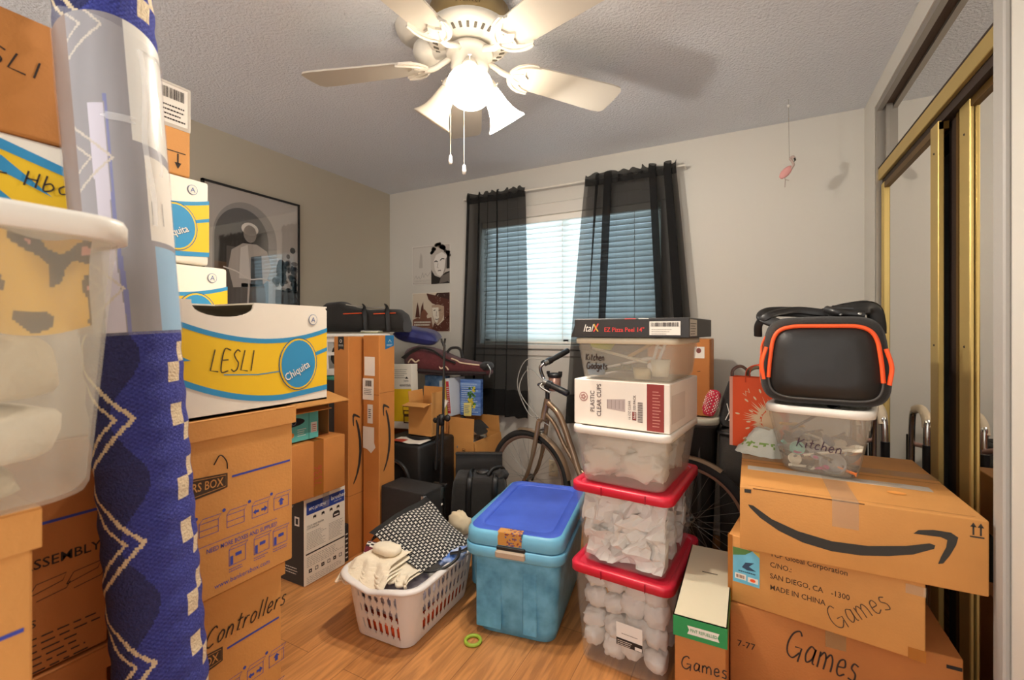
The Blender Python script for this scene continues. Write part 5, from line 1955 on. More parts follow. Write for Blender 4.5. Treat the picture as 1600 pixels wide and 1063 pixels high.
def draped(name, label, x0, x1, y0, y1, z, layers, seed, hang=.03):
    b = MB()
    for i in range(layers):
        e = .014 * i
        def fn(u, v, i=i, e=e, top=True):
            x = x0 + e * .8 + (x1 - x0 - e * 1.4) * u
            y = y1 + (y0 + e - y1) * v
            zz = z + .013 * i + .010 * noise.noise(Vector((x * 11, y * 9, seed + i * .4))) + .0015 * math.sin(14 * u + seed + i)
            zz -= hang * max(0, v - .82) / .18 + .6 * hang * max(0, .12 - u) / .12
            return (x, y + .008 * math.sin(17 * u + i), zz)
        b.grid(fn, 40, 30, CREAM)
        # rolled front edge of every fold
        b.tube([tuple(Vector(fn(k / 24, 1)) + Vector((0, .002, -.004))) for k in range(25)], .0062, CREAM, 8)
        b.tube([tuple(Vector(fn(0, k / 16)) + Vector((.002, 0, -.004))) for k in range(17)], .0062, CREAM, 8)
    return tag(b.build(name), label, 'linen')


draped('folded_sheet', 'cream folded cotton sheets hanging over the near rim of the laundry basket', -1.515, -1.26, 1.325, 1.53, .262, 4, 1.0)
q = MB().ball((-1.375, 1.475, .318), (.065, .040, .020), CREAM, 5, .12, sq=.7)
tag(q.build('rolled_pillowcase'), 'cream rolled pillowcase lying on the folded sheets in the laundry basket', 'linen')
draped('folded_napkin', 'small cream folded cloth lying beside the rolled pillowcase in the laundry basket', -1.31, -1.19, 1.385, 1.50, .262, 2, 7.0, .012)
q = MB().grid(lambda u, v: (-1.16 - .12 * u - .02 * math.sin(5 * v), 1.50 + .16 * v, .225 + .045 * math.sin(PI * u) + .012 * noise.noise(Vector((u * 6, v * 6, 2)))), 20, 20, clear('thin plastic bag', 'e6e0d2', .45, .2))
tag(q.build('plastic_bag'), 'thin clear plastic bag crumpled against the basket rim', 'plastic bag')
q = MB()
TOW = [mat('towel maroon', '6a2430', .95, bump=.4, bscale=120), mat('towel gold', 'c09a58', .95, bump=.4, bscale=120), mat('towel white', 'e8e0d4', .95), mat('towel black', '2c2524', .95)]


def towel_fn(u, v):
    a = -.2 + 2.5 * u
    r_ = .095 + .012 * noise.noise(Vector((u * 3, v * 3, 6)))
    return (-1.515 + .22 * v + .035 * math.cos(a), 1.50 + .03 * v - .070 * math.cos(a), .225 + .8 * r_ * math.sin(a) - .028 * v)


def towel_m(u, v):
    if u < .16:
        return TOW[1]
    if u < .30 or .46 < u < .6 or u > .8:
        return TOW[0]
    if .30 < u < .46 or .62 < u < .78:
        k = math.sin(v * 34) * math.cos((u - .38) * 60)
        return TOW[2] if k > -.1 else TOW[3]
    return TOW[0]


q.grid(towel_fn, 60, 60, TOW[0], matfn=towel_m)
tag(q.build('patterned_towel'), 'maroon and gold patterned towel rolled under the black and white tote', 'towel')

# black and white tote bag lying on the laundry
tb = thing('tote_bag', 'black tote bag woven with small white crosses lying on the laundry basket', 'bag', (0, 0, 0))
A, B_, C_, D_ = Vector((-1.545, 1.54, .325)), Vector((-1.45, 1.83, .415)), Vector((-1.135, 1.76, .268)), Vector((-1.195, 1.475, .255))
XM = [mat('tote black', '1f1d1d', .85, bump=.3, bscale=200), mat('tote white', 'e6e0d6', .85, bump=.3, bscale=200)]


def tote_fn(off):
    def fn(u, v):
        p = A.lerp(D_, u).lerp(B_.lerp(C_, u), v)
        k = (math.sin(PI * u) * math.sin(PI * v)) ** .5 if 0 < u < 1 and 0 < v < 1 else 0
        w_ = .010 * noise.noise(Vector((u * 4, v * 4, 3))) + .010 * math.sin(6 * u + 4 * v) * math.sin(3 * v)
        edge = .012 * math.sin(9 * u) * (1 - k)
        fold = -.05 * max(0, .12 - u) / .12 if off > 0 else 0
        return p + Vector((.25, -.35, .9)) * (off * k + w_ + edge) + Vector((0, 0, fold))
    return fn


def tote_m(u, v):
    if v > .985 or u < .012:
        return XM[0]
    nu_, nv_ = 17, 19
    x, y = u * nu_ + (.5 if int(v * nv_) % 2 else 0), v * nv_
    a, c = (x % 1) - .5, (y % 1) - .5
    r1, r2 = (a + c) * .7071, (a - c) * .7071
    return XM[1] if (abs(r1) < .115 and abs(r2) < .40) or (abs(r2) < .115 and abs(r1) < .40) else XM[0]


m_ = MB().grid(tote_fn(.030), 204, 228, XM[0], matfn=tote_m)
m_.grid(tote_fn(-.022), 30, 30, XM[0])
m_.build('woven_body', tb)
m_ = MB().tube(spline([(-1.15, 1.62, .285), (-1.10, 1.66, .295), (-1.085, 1.77, .30), (-1.105, 1.86, .30)], 7), .013, BLACK, 8, flat=.25, up=(0, 0, 1))
m_.build('strap', tb)
m_ = MB().tube(spline([(-1.235, 1.515, .268), (-1.19, 1.50, .255), (-1.13, 1.54, .262), (-1.10, 1.60, .285), (-1.125, 1.66, .298)], 7), .006, BLACK, 8)
m_.build('strap', tb)
q = MB().ball((-1.165, 1.665, .258), (.05, .085, .028), mat('blue print cloth', '3f6fc0', .8, var=.6, vscale=22, col2='c9d3e6'), 2, .3)
tag(q.build('blue_cloth'), 'blue printed cloth peeking from under the tote straps in the basket', 'cloth')
q = MB().ball((-1.27, 1.865, .30), (.065, .035, .06), mat('beige cloth', 'd9c7a6', .9), 6, .3)
tag(q.build('cream_cloth'), 'crumpled cream cloth behind the black and white tote bag', 'cloth')

# ------------------------------------------------------------------ blue totes
TEAL = mat('worn teal plastic', '74bcdd', .42, var=.2, vscale=7, bump=.05, bscale=30)
TEALD = mat('scuffed teal plastic', '70b9dc', .42, var=.5, vscale=15, col2='468db2')
LIDB = mat('royal blue lid', '4a68d6', .38, var=.3, vscale=6, col2='3652bd')
bt = thing('storage_tote', 'large worn teal tote with a royal blue recessed lid, beside the red-lidded bins', 'storage tote', (-.895, 1.925, 0), R(9))
w, d, h = .395, .63, .375
b = MB()
rg = [ring(w - .085, d - .085, .05, 0), ring(w - .07, d - .07, .05, .006), ring(w - .05, d - .05, .05, .05), ring(w - .018, d - .018, .05, h - .045)]
b.loft(rg, TEALD, True, False)
b.loft([ring(w - .018, d - .018, .05, h - .045), ring(w + .02, d + .02, .06, h - .044), ring(w + .028, d + .028, .065, h - .038), ring(w + .030, d + .030, .065, h - .004), ring(w + .02, d + .02, .06, h), ring(w - .01, d - .01, .05, h), ring(w - .03, d - .03, .05, h - .05)], TEAL, False, False)
b.loft([ring(w - .03, d - .03, .05, h - .05), ring(w - .09, d - .09, .05, .012)], TEAL, False, True)
b.box(-.16, -d / 2 + .012, .03, -.05, -d / 2 + .022, h - .05, TEALD, .004).box(.04, -d / 2 + .012, .03, .10, -d / 2 + .022, h - .05, TEALD, .004)
b.build('tub', bt)
l = MB()
l.loft([ring(w + .016, d + .016, .06, 0), ring(w + .020, d + .020, .06, .004), ring(w + .016, d + .016, .06, .046), ring(w + .004, d + .004, .06, .055), ring(w - .012, d - .012, .055, .058)], TEAL, True, False)
l.loft([ring(w - .012, d - .012, .055, .058), ring(w - .085, d - .085, .05, .060), ring(w - .10, d - .10, .045, .052)], LIDB, False, True)
l.build('lid', bt, (0, 0, h + .004))
k_ = MB().box(-.062, -d / 2 - .030, h - .030, .062, -d / 2 - .012, h - .002, mat('grey latch', 'b9a58f', .5), .005)
k_.build('latch_handle', bt)
k_ = MB().box(-.06, -d / 2 - .018, h - .004, .06, -d / 2 + .0, h + .012, BLACK, .003)
k_.build('latch_bar', bt)
k_ = MB()
k_.grid(lambda u, v: (-.055 + .10 * u + .006 * noise.noise(Vector((u * 5, v * 5, 1))), (-d / 2 - .0125 + (0 if v < .6 else (v - .6) * .09)), h + .014 + (.058 * v / .6 if v < .6 else .058) * .93 + .0015), 24, 24,
        mat('patch tan', 'c98f45', .5), matfn=lambda u, v: mat('patch tan', 'c98f45', .5) if noise.noise(Vector((u * 11, v * 11, 5))) < .12 or u < .3 else mat('patch red', '8e3a30', .5) if noise.noise(Vector((u * 15, v * 15, 2))) > 0 else mat('patch blue', '5a5f8c', .5))
k_.build('tape_patch', bt)
nt_ = thing('storage_tote', 'narrow low teal tote squeezed between the large teal tote and the black equipment bag', 'storage tote', (-1.195, 2.11, 0), R(7))
bin_body(.13, .44, .28, .02, .03, TEAL).build('tub', nt_)
bin_lid(.13, .44, .03, TEAL, .03).build('lid', nt_, (0, 0, .305))

rg_ = MB().tube([(.030 * math.cos(2 * PI * i / 36), .030 * math.sin(2 * PI * i / 36), .007) for i in range(36)], .007, mat('lime rubber', '9db83a', .5), 8, True, flat=1.0)
tag(rg_.build('rubber_wristband', None, (-.985, 1.545, 0)), 'lime green rubber wristband on the floor by the teal tote', 'wristband')

# ------------------------------------------------------------------ stack of clear bins
SX, SY, SR = -.40, 1.86, R(-5)


def st_xy(dx, dy):
    return SX + dx * math.cos(SR) - dy * math.sin(SR), SY + dx * math.sin(SR) + dy * math.cos(SR)


def in_stack(name, mb, dx, dy, z, label, cat, group, rz=0, z0=0.0, hw=.15, hd=.205, hz=(.012, .33)):
    # soft things press flat against the inside of their bin
    x, y = st_xy(dx, dy)
    M_ = Matrix.Rotation(rz, 4, 'Z')
    for i, p in enumerate(mb.v):
        p = M_ @ Vector(p)
        g = 1 + .12 * (p.z + z - z0) / .35
        p.x = min(max(p.x + dx, -hw * g), hw * g) - dx
        p.y = min(max(p.y + dy, -hd * g), hd * g) - dy
        p.z = min(max(p.z + z, z0 + hz[0]), z0 + hz[1]) - z
        mb.v[i] = p
    return tag(mb.build(name, None, (x, y, z), SR), label, cat, group)


tote('storage_bin', 'clear bin with red lid on the floor, bottom of the stack, holding wrapped bundles', (SX, SY, 0), SR, .37, .48, .375, CLEARBIN, RED, .055, .035, .03)
t2 = tote('storage_bin', 'clear bin with red lid, second in the stack, full of crumpled white paper', (SX, SY + .005, .376), SR, .365, .48, .302, CLEARBIN, RED, .055, .035, .03)
t3 = tote('storage_bin', 'clear bin with white lid above the red-lidded ones, packed with white bags', (SX, SY, .679), SR - R(1), .36, .46, .212, FROST, WHITE, .05, .035, .026)
t4 = tote('storage_bin', 'clear bin with kitchen gadgets and handwriting under the flat black box', (SX + .01, SY - .01, 1.068), SR, .37, .42, .156, FROST, mat('lid beige', 'dccfb4', .5), .035, .03, .022)
for t_ in [o for o in bpy.data.objects if o.get('label', '').startswith('clear bin with red')]:
    for x_ in (-.06, .10):
        MB().box(x_ - .001, -.252, -.031, x_ + .001, -.2445, -.002, mat('lid groove', '9a1427', .5)).build('lid_notch', [c for c in t_.children if c.name.startswith('lid')][0], (0, 0, 0))
f4 = MB()
f = Face(f4, (-.185, -.1955, 0), (1, 0, 0), (0, 0, 1), .001)
f.hand('Kitchen', .04, .090, .024, PEN, .0045, 0, .8, .1).hand('Gadgets', .042, .058, .024, PEN, .0045, 0, .8, .1)
o_ = f4.build('handwriting', t4)
o_.rotation_euler = (R(5.5), 0, 0)
k_ = MB()
f = Face(k_, (0, 0, 0), (1, 0, 0), (0, 0, 1), .0006)
f.rect(0, 0, .095, .085, mat('label white', 'f2efe8', .5)).rect(0, 0, .095, .027, INK, 2).lines(.004, .003, .06, .024, 3, PAPER, .4, 3).rect(.068, .002, .093, .014, mat('label white', 'f2efe8', .5), 3).lines(.02, .045, .08, .052, 1, GL, .4, 2)
k_.build('product_label', [o for o in bpy.data.objects if o.get('label', '').startswith('clear bin with red lid on the floor')][0], (-.01, -.2225, .115), rot=(R(3.7), 0, 0))


def crumple(seed, rad, m=BUNDLE, n=12, amp=.55, fr=2.6):
    return MB().ball((0, 0, 0), rad, m, seed, amp, fr, n, max(7, n * 2 // 3), .8)


PAPERF = mat('crumpled paper', 'f3efe8', .85, var=.06, bump=.2, bscale=20)
rnd = random.Random(21)
gi = 'paper-wrapped bundles in the bottom clear bin'
for row in range(4):
    for c in range(4):
        for dy in (-.150, -.02, .13):
            if dy > -.1 and c < 3:
                continue
            w_ = .036 + .014 * rnd.random()
            b = MB().ball((0, 0, 0), (w_, .05, .034 + .011 * rnd.random()), BUNDLE, rnd.randint(1, 90), .28, 3.2, 22, 14, .8)
            in_stack('wrapped_bundle', b, -.115 + .077 * c + .02 * (rnd.random() - .5), dy, .062 + .074 * row + .028 * rnd.random(), 'white paper-wrapped bundle inside the bottom red-lidded bin', 'bundle', gi, rnd.random() * 3, 0, .148, .203)
gi = 'crumpled white papers in the second clear bin'
for row in range(3):
    for c in range(4):
        for dy in (-.145, -.01, .14):
            if dy > -.1 and c < 3:
                continue
            sd_ = rnd.randint(1, 90)
            b = MB()
            b.grid(lambda u, v: ((u - .5) * .15 + .03 * noise.noise(Vector((v * 3, u * 2, sd_))), -.035 + .055 * noise.noise(Vector((u * 3.1, v * 3.1, sd_ + .5))) + .04 * abs(u - .5), (v - .5) * .12 + .025 * noise.noise(Vector((u * 3, v * 3, sd_ + 9)))), 7, 6, PAPERF, smooth=False)
            in_stack('crumpled_paper', b, -.115 + .077 * c, dy, .376 + .065 + .072 * row, 'crumpled white paper inside the second clear bin', 'paper', gi, (rnd.random() - .5) * .9, .376, .146, .203, (.012, .26))
gi = 'white bags in the white-lidded clear bin'
for (dx, dy, z, a, c_, e, rz) in ((-.09, -.14, .765, .085, .07, .055, .2), (.06, -.14, .755, .10, .07, .05, -.3), (-.05, -.145, .83, .10, .06, .04, -.2), (.09, -.13, .83, .07, .075, .042, .4), (-.12, -.12, .72, .06, .07, .03, 0), (.09, .06, .77, .08, .09, .06, .2), (.09, .06, .84, .07, .09, .04, 0)):
    b = MB().ball((0, 0, 0), (a, c_, e), mat('white plastic bag', 'e9e4da', .4, bump=.9, bscale=16), int(z * 999 + dx * 99), .5, 3.0, 30, 18, .75)
    in_stack('white_bag', b, dx, dy, z, 'crinkled white bag packed inside the white-lidded clear bin', 'bag', gi, rz, .679, .146, .193, (.012, .18))

# carton of cups between the bins
t = thing('cup_carton', 'white and maroon carton of plastic cups between two clear bins', 'box', (SX + .0, SY - .005, .893), R(-7))
w, d, h = .365, .40, .172
b = MB().box(-w / 2, -d / 2, 0, w / 2, d / 2, h, mat('cup carton white', 'eee2d4', .6, var=.04), .003)
f = Face(b, (-w / 2, -d / 2, 0), (1, 0, 0), (0, 0, 1))
MARO = mat('carton maroon', '8c2f2a', .6)
f.rect(.285, .004, .345, h - .003, MARO, 1).lines(.305, .02, .335, h - .02, 12, mat('maroon light', 'c98a7c', .6), .3, 2, 2)
rdm = mat('carton dark text', '4a3030', .7)
f.text('PLASTIC', .085, .05, .017, rdm, R(90), 'L', .9, True, 0, 2).text('CLEAR CUPS', .112, .035, .017, rdm, R(90), 'L', .9, True, 0, 2)
f.oval(.04, .105, .018, .018, mat('print dusty red', 'b08078', .7), 1, 20).oval(.04, .105, .014, .014, mat('cup carton white', 'eee2d4', .6, var=.04), 2, 20)
for i in range(5):
    f.oval(.04 + .007 * math.cos(i * 1.26), .105 + .007 * math.sin(i * 1.26), .0045, .0045, mat('print dusty red', 'b08078', .7), 3, 10)
GC = mat('print cup grey', 'b9a8a2', .5)
f.poly([(.135, .068), (.205, .062), (.205, .108), (.135, .102)], GC, 1)
for i in range(5):
    f.stroke([(.138 + .015 * i, .07), (.138 + .015 * i, .102)], .0018, mat('print cup dark', '95847e', .5), 2)
f.text('16 OZ CLEAR', .226, .035, .009, rdm, R(90), 'L', .9, False, 0, 2).frame(.232, .035, .247, .066, .001, rdm, 2).rect(.233, .036, .246, .065, MARO, 1).text('16oz', .245, .039, .010, PAPER, R(90), 'L', .9, True, 0, 3).text('100 PACK', .245, .07, .010, rdm, R(90), 'L', .9, True, 0, 2)
for i in range(26):
    f.rect(.252, .03 + .0028 * i, .27, .03 + .0028 * i + (.0012 if i % 3 else .002), rdm, 2)
Face(b, (w / 2, -d / 2, 0), (0, 1, 0), (0, 0, 1)).rect(.02, .03, .2, .13, mat('print pale', 'd9cabc', .6), 1)
b.build('body', t)

# gadgets inside the topmost clear bin
GP = [mat('gadget %d' % i, c, .5) for i, c in enumerate(('e6dfc8', 'b8c44a', '7ea6c9', 'd8c8a0', 'c3a06a', 'e9e6e0', '8a8f88', '5e6a50'))]
gads = ((-.10, .125, 1, 'lime green gadget lid', (.05, .03, .012), 0, 10), (-.12, .03, 2, 'pale blue plastic scoop', (.04, .03, .02), 0, 0), (-.03, .085, 0, 'long cream spatula', (.11, .012, .008), 0, 14), (.0, .055, 5, 'white slim ladle', (.10, .010, .008), 0, -12),
        (.07, .115, 4, 'tan wooden rolling tool', (.07, .014, .014), 0, -28), (.115, .09, 5, 'white can opener', (.018, .014, .055), 0, 18), (.125, .045, 0, 'cream round press', (.035, .025, .03), 0, 0), (.03, .03, 6, 'grey peeler', (.06, .012, .01), 0, 25), (-.05, .03, 7, 'olive grip tongs', (.07, .014, .012), 0, -8), (.06, .022, 3, 'beige measuring cup', (.035, .03, .02), 0, 0))
for dx, z, mi_, lab, rad, _, tilt in gads:
    b = MB()
    if rad[0] > .055:
        b.tube([(-rad[0], 0, 0), (rad[0] * .55, 0, .004)], rad[1] * .6, GP[mi_], 8, flat=.6)
        b.ball((rad[0] * .75, 0, .005), (rad[0] * .28, rad[1] * 1.6, rad[2]), GP[mi_], 2, .1)
    elif rad[2] > .05:
        b.tube([(-.008, 0, -.05), (-.012, 0, .05)], .006, GP[mi_], 8).tube([(.008, 0, -.05), (.012, 0, .05)], .006, GP[mi_], 8).ball((0, 0, -.045), (.024, .016, .018), GP[mi_], 1, .1).tube([(-.018, 0, .03), (.018, 0, .03)], .005, GP[mi_], 8)
    else:
        b.lathe([(0, -rad[2]), (rad[0] * .8, -rad[2]), (rad[0], rad[2]), (rad[0] * .9, rad[2]), (rad[0] * .7, -rad[2] * .7), (0, -rad[2] * .7)], GP[mi_], 20)
    x, y = st_xy(dx, -.14)
    o = b.build('kitchen_gadget', None, (x, y, 1.07 + z - .0), rot=(0, R(tilt), SR + .2 * dx))
    tag(o, lab + ' inside the bin marked Kitchen Gadgets', 'kitchen gadget', 'gadgets in the upper clear bin')

# flat black carton on top
t = thing('flat_carton', 'flat black carton with white and red lettering and a barcode, topping the bin stack', 'box', (SX + .035, SY - .03, 1.226), R(-5))
w, d, h = .415, .42, .068
b = MB().box(-w / 2, -d / 2, 0, w / 2, d / 2, h, mat('black carton', '262220', .5), .002)
b.prism([(-w / 2 - .024, 0), (-w / 2, 0), (-w / 2, h - .002), (-w / 2 - .001, h - .002)], -d / 2 + .02, d / 2, mat('black carton', '262220', .5), Matrix(((1, 0, 0, 0), (0, 0, 1, 0), (0, 1, 0, 0), (0, 0, 0, 1))))
f = Face(b, (-w / 2, -d / 2, 0), (1, 0, 0), (0, 0, 1))
f.text('Ital', .035, .021, .027, WHITE, 0, 'L', .8, False, .35, 1)
f.stroke([(.077, .020), (.084, .030), (.096, .050)], .0045, mat('italic red', 'd8362f', .6), 1).stroke([(.079, .049), (.086, .034), (.095, .021)], .0045, mat('italic gold', 'c9a23c', .6), 2)
f.text('EZ Pizza Peel 14"', .118, .020, .016, mat('italic red', 'd8362f', .6), 0, 'L', .92, True, 0, 1)
f.rect(.195, h - .003, .235, h - .0005, mat('italic red', 'd8362f', .6), 1).rect(.245, h - .003, .28, h - .0005, PAPER, 1)
Face(b, (w / 2, -d / 2, 0), (0, 1, 0), (0, 0, 1)).rect(.002, .006, .12, h - .006, mat('carton end pale', 'b9b2a4', .6), 1).lines(.01, .012, .11, h - .012, 5, INK, .3, 2)
b.build('body', t)
k_ = MB()
f = Face(k_, (-w / 2, -d / 2, 0), (1, 0, 0), (0, 0, 1))
f.rect(.283, .009, .386, .056, PAPER, 2).bars(.288, .038, .38, .052, INK, 34, 4, 3).lines(.29, .012, .36, .034, 3, GL, .3, 3)
k_.build('barcode_label', t)

# ------------------------------------------------------------------ behind the bins: grey can, brown carton
gc = thing('storage_tote', 'tall dark grey tote with a pale lid behind the stack of clear bins', 'storage tote', (-.36, 2.70, 0))
GREYT = mat('dark grey plastic', '4a4744', .5, var=.12)
b = MB().loft([ring(.32, .34, .05, 0), ring(.34, .36, .06, .01), ring(.40, .42, .07, .755), ring(.43, .45, .08, .757), ring(.43, .45, .08, .772)], GREYT, True, False)
b.loft([ring(.39, .41, .07, .772), ring(.32, .34, .05, .02)], GREYT, False, True)
b.box(.02, -.205, .12, .05, -.185, .70, GREYT, .006).box(.12, -.205, .12, .14, -.185, .70, GREYT, .006)
b.build('tub', gc)
bin_lid(.43, .45, .08, mat('pale grey lid', 'c9c2ae', .5), .03).build('lid', gc, (0, 0, .803))
cx, cy, w, d = place(-.50, -.185, 2.56, 2.86)
t = thing('carton', 'plain brown carton on the tall grey tote behind the clear bins', 'box', (cx, cy, .806))
b = carton_body(w, d, .40, CARD3)
Face(b, (-w / 2, -d / 2, 0), (1, 0, 0), (0, 0, 1)).stroke([(.255, .23), (.27, .232)], .003, INK)
b.build('body', t)
k_ = MB()
Face(k_, (-w / 2, -d / 2, 0), (1, 0, 0), (0, 0, 1)).rect(.24, .30, .29, .36, PAPER, 2).oval(.262, .34, .012, .014, mat('label maroon', '7a3a34', .6), 3)
k_.build('shipping_label', t)
tape_strip(w, d, .40).build('packing_tape', t)

# ------------------------------------------------------------------ right-hand pile of cartons
t = thing('games_carton', 'large brown carton on the floor with Games handwritten large, bottom of the right pile', 'box', (.222, 1.895, 0))
w, d, h = .558, .55, .378
b = carton_body(w, d, h, CARD3)
f = Face(b, (-w / 2, -d / 2, 0), (1, 0, 0), (0, 0, 1))
f.hand('Games', .15, .262, .085, PEN, .0045, R(-8), .62, .1, 2).rect(w - .035, h - .032, w - .003, h - .022, BLACK, 1)
f.text('7-77', .02, .245, .02, INK, 0, 'L')
b.build('body', t)
tape_strip(w, d, h, ax='y').build('packing_tape', t)

t = thing('games_carton', 'brown carton with printed shipping text and a blue sticker, middle of the right pile', 'box', (.205, 1.80, .380), R(-9))
w, d, h = .475, .42, .212
b = carton_body(w, d, h, CARD)
f = Face(b, (-w / 2, -d / 2, 0), (1, 0, 0), (0, 0, 1))
TX = mat('carton print', '4a3524', .8)
f.text('TCP Global Corporation', .118, .176, .0155, TX, 0, 'L', .86, True).text('C/NO.:', .118, .143, .0155, TX, 0, 'L', .86, True).text('SAN DIEGO, CA', .118, .108, .0155, TX, 0, 'L', .86, True).text('MADE IN CHINA', .118, .073, .0155, TX, 0, 'L', .86, True).text('-1300', .272, .108, .0155, TX, 0, 'L', .86, True)
f.hand('Games', .285, .016, .056, mat('pencil pen', '5a4330', .8), .0026, R(40), .85, .1, 2)
b.build('body', t)
k_ = MB()
f = Face(k_, (-w / 2, -d / 2, 0), (1, 0, 0), (0, 0, 1))
SKY = mat('sticker sky blue', '6fc0dc', .4, var=.2, vscale=20)
f.rect(.014, .066, .09, .176, SKY, 2).poly([(.014, .15), (.05, .16), (.07, .176), (.014, .176)], mat('sticker green', '4f7a3a', .5), 3).poly([(.07, .176), (.09, .16), (.09, .176)], mat('sticker yellow', 'd8b03a', .5), 3)
f.poly([(.04, .118), (.05, .135), (.075, .14), (.06, .125), (.08, .115), (.055, .112)], mat('sticker dark', '25405c', .5), 3).lines(.03, .103, .08, .11, 1, mat('sticker dark', '25405c', .5), .5, 3)
f.rect(.02, .078, .052, .096, PAPER, 3).bars(.024, .082, .048, .092, mat('sticker brown', '8a5a34', .5), 10, 2, 4).rect(.057, .076, .086, .092, PAPER, 3).oval(.071, .084, .008, .005, ORANGE, 4)
k_.build('picture_sticker', t)
tp = MB().box(-w / 2 - .0012, -d / 2 + .0, .0, -w / 2, -d / 2 + .02, h, TAPEO).box(-w / 2 - .0012, -d / 2 - .0012, 0, -w / 2 + .012, -d / 2, h, TAPEO)
tp.build('packing_tape', t)
MB().box(w / 2 - .035, -d / 2 - .0012, 0, w / 2 + .001, -d / 2, .03, TAPEO).build('packing_tape', t)
tp = MB().box(w / 2 - .04, -d / 2 - .0012, h - .04, w / 2 + .001, -d / 2, h - .015, TAPEW)
tp.build('packing_tape', t)

t = thing('large_carton', 'wide brown carton with a big black curved arrow, top of the right pile', 'box', (.247, 1.833, .594), R(0))
w, d, h = .548, .60, .188
b = carton_body(w, d, h, CARD, .004, False)
f = Face(b, (-w / 2, -d / 2, 0), (1, 0, 0), (0, 0, 1))
SM = mat('arrow print', '33302b', .75)
f.poly([(x * w, y * h) for x, y in SMILE], SM, 1)
f.poly([(x * w, y * h) for x, y in ARROW], SM, 1)
for u in (.946, .971):
    f.rect(u * w - .0018, .79 * h, u * w + .0018, .91 * h, SM).poly([(u * w - .0062, .895 * h), (u * w + .0062, .895 * h), (u * w, .955 * h)], SM)
f.rect(.934 * w, .757 * h, .983 * w, .777 * h, SM).rect(.012, h - .017, .03, h - .006, SM)
f.rect(.035, h - .0035, w * .55, h - .0005, SEAM, 1)
Face(b, (-w / 2, -d / 2, h), (1, 0, 0), (0, 1, 0)).rect(0, d / 2 - .0015, w, d / 2 + .0015, SEAM, 1).rect(.02, .018, w - .02, .0195, SEAM, 1)
b.build('body', t)
tp = MB().box(-.045, -d / 2 - .0012, h - .075, .015, -d / 2, h, TAPEW).box(-.045, -d / 2, h, .015, d / 2, h + .0012, TAPEW)
tp.build('packing_tape', t)
tp = MB().box(-w / 2, .035, h, w / 2, .10, h + .001, TAPE).box(-w / 2 + .02, -.1, h, w / 2 - .05, -.055, h + .001, clear('shiny tape', 'f4efe2', .55, .08))
tp.build('packing_tape', t)
tp = MB()
Face(tp, (-w / 2, -d / 2, h + .0012), (1, 0, 0), (0, 1, 0)).oval(.40, .14, .022, .014, mat('orange dot', 'f0a04a', .6), 1).rect(.0, .40, .2, .46, mat('pink tape', 'dfa083', .4), 1)
tp.build('sticker', t)

# narrow games box
t = thing('games_carton', 'narrow upright carton with a green rim and Games handwritten, beside the red-lidded bins', 'box', (-.128, 1.645, 0))
w, d, h = .136, .48, .42
b = carton_body(w, d, h - .004, CARD3, .003, False)
f = Face(b, (-w / 2, -d / 2, 0), (1, 0, 0), (0, 0, 1))
f.hand('Games', .018, .268, .036, PEN, .0036, R(4), 1.0, .1)
b.build('body', t)
l = MB()
GRN = mat('green carton rim', '1f8c4c', .5)
l.box(-w / 2 - .004, -d / 2 - .004, h - .06, w / 2 + .004, -d / 2 - .001, h, GRN).box(-w / 2 - .004, -d / 2 - .001, h - .06, -w / 2 - .001, d / 2 + .004, h, GRN).box(w / 2 + .001, -d / 2 - .001, h - .06, w / 2 + .004, d / 2 + .004, h, GRN)
l.box(-w / 2 - .004, -d / 2 - .004, h - .002, w / 2 + .004, d / 2 + .004, h, mat('pale lid card', 'd8cfb4', .7))
f = Face(l, (-w / 2, -d / 2 - .004, 0), (1, 0, 0), (0, 0, 1))
f.poly([(.035, h - .046), (.120, h - .046), (.115, h - .035), (.120, h - .022), (.035, h - .022), (.04, h - .034)], PAPER, 1).text('PINT REFUELLED', .078, h - .038, .009, GRN, 0, 'C', .75, True, 0, 2)
Face(l, (-w / 2, -d / 2, h), (1, 0, 0), (0, 1, 0)).lines(.05, .285, .1, .295, 1, INK, .6, 1)
l.build('green_rim_lid', t)

# bin marked kitchen with utensils
KX, KY, KR, KZ = .218, 1.872, R(-13), .7835
kb = tote('storage_bin', 'clear bin of utensils marked Kitchen on the wide arrow carton under the duffel', (KX, KY, KZ), KR, .285, .315, .222, FROST, WHITE, .075, .05, .024)
hw_ = MB()
f = Face(hw_, (-.14, -.1240, 0), (1, 0, 0), (0, 0, 1), .001)
f.hand('Kitchen', .085, .115, .030, mat('purple marker', '3a2438', .7), .0032, R(-3), 1.05, .2)
o_ = hw_.build('handwriting', kb)
o_.rotation_euler = (R(10.5), 0, 0)
UC = [mat('utensil %d' % i, c, .45) for i, c in enumerate(('2b2a2c', 'e8e2d0', 'e3b04a', '6fc0b8', 'b0387c', '8d9296', 'd87a3a', '3d4a5c', 'c9c2b2'))]


def spoon(L, hr, m, m2=None):
    L, hr = L * 1.2, hr * 1.35
    b = MB().tube([(-L, 0, 0), (L * .4, 0, .002)], .006, m, 8, flat=.6)
    return b.ball((L * .7, 0, .002), (L * .35, hr, .008), m2 or m, 1, .05)


def cap(r_, hgt, m):
    r_ *= 1.3
    return MB().lathe([(0, 0), (r_, 0), (r_, hgt), (r_ * .85, hgt), (r_ * .8, .004), (0, .004)], m, 20)


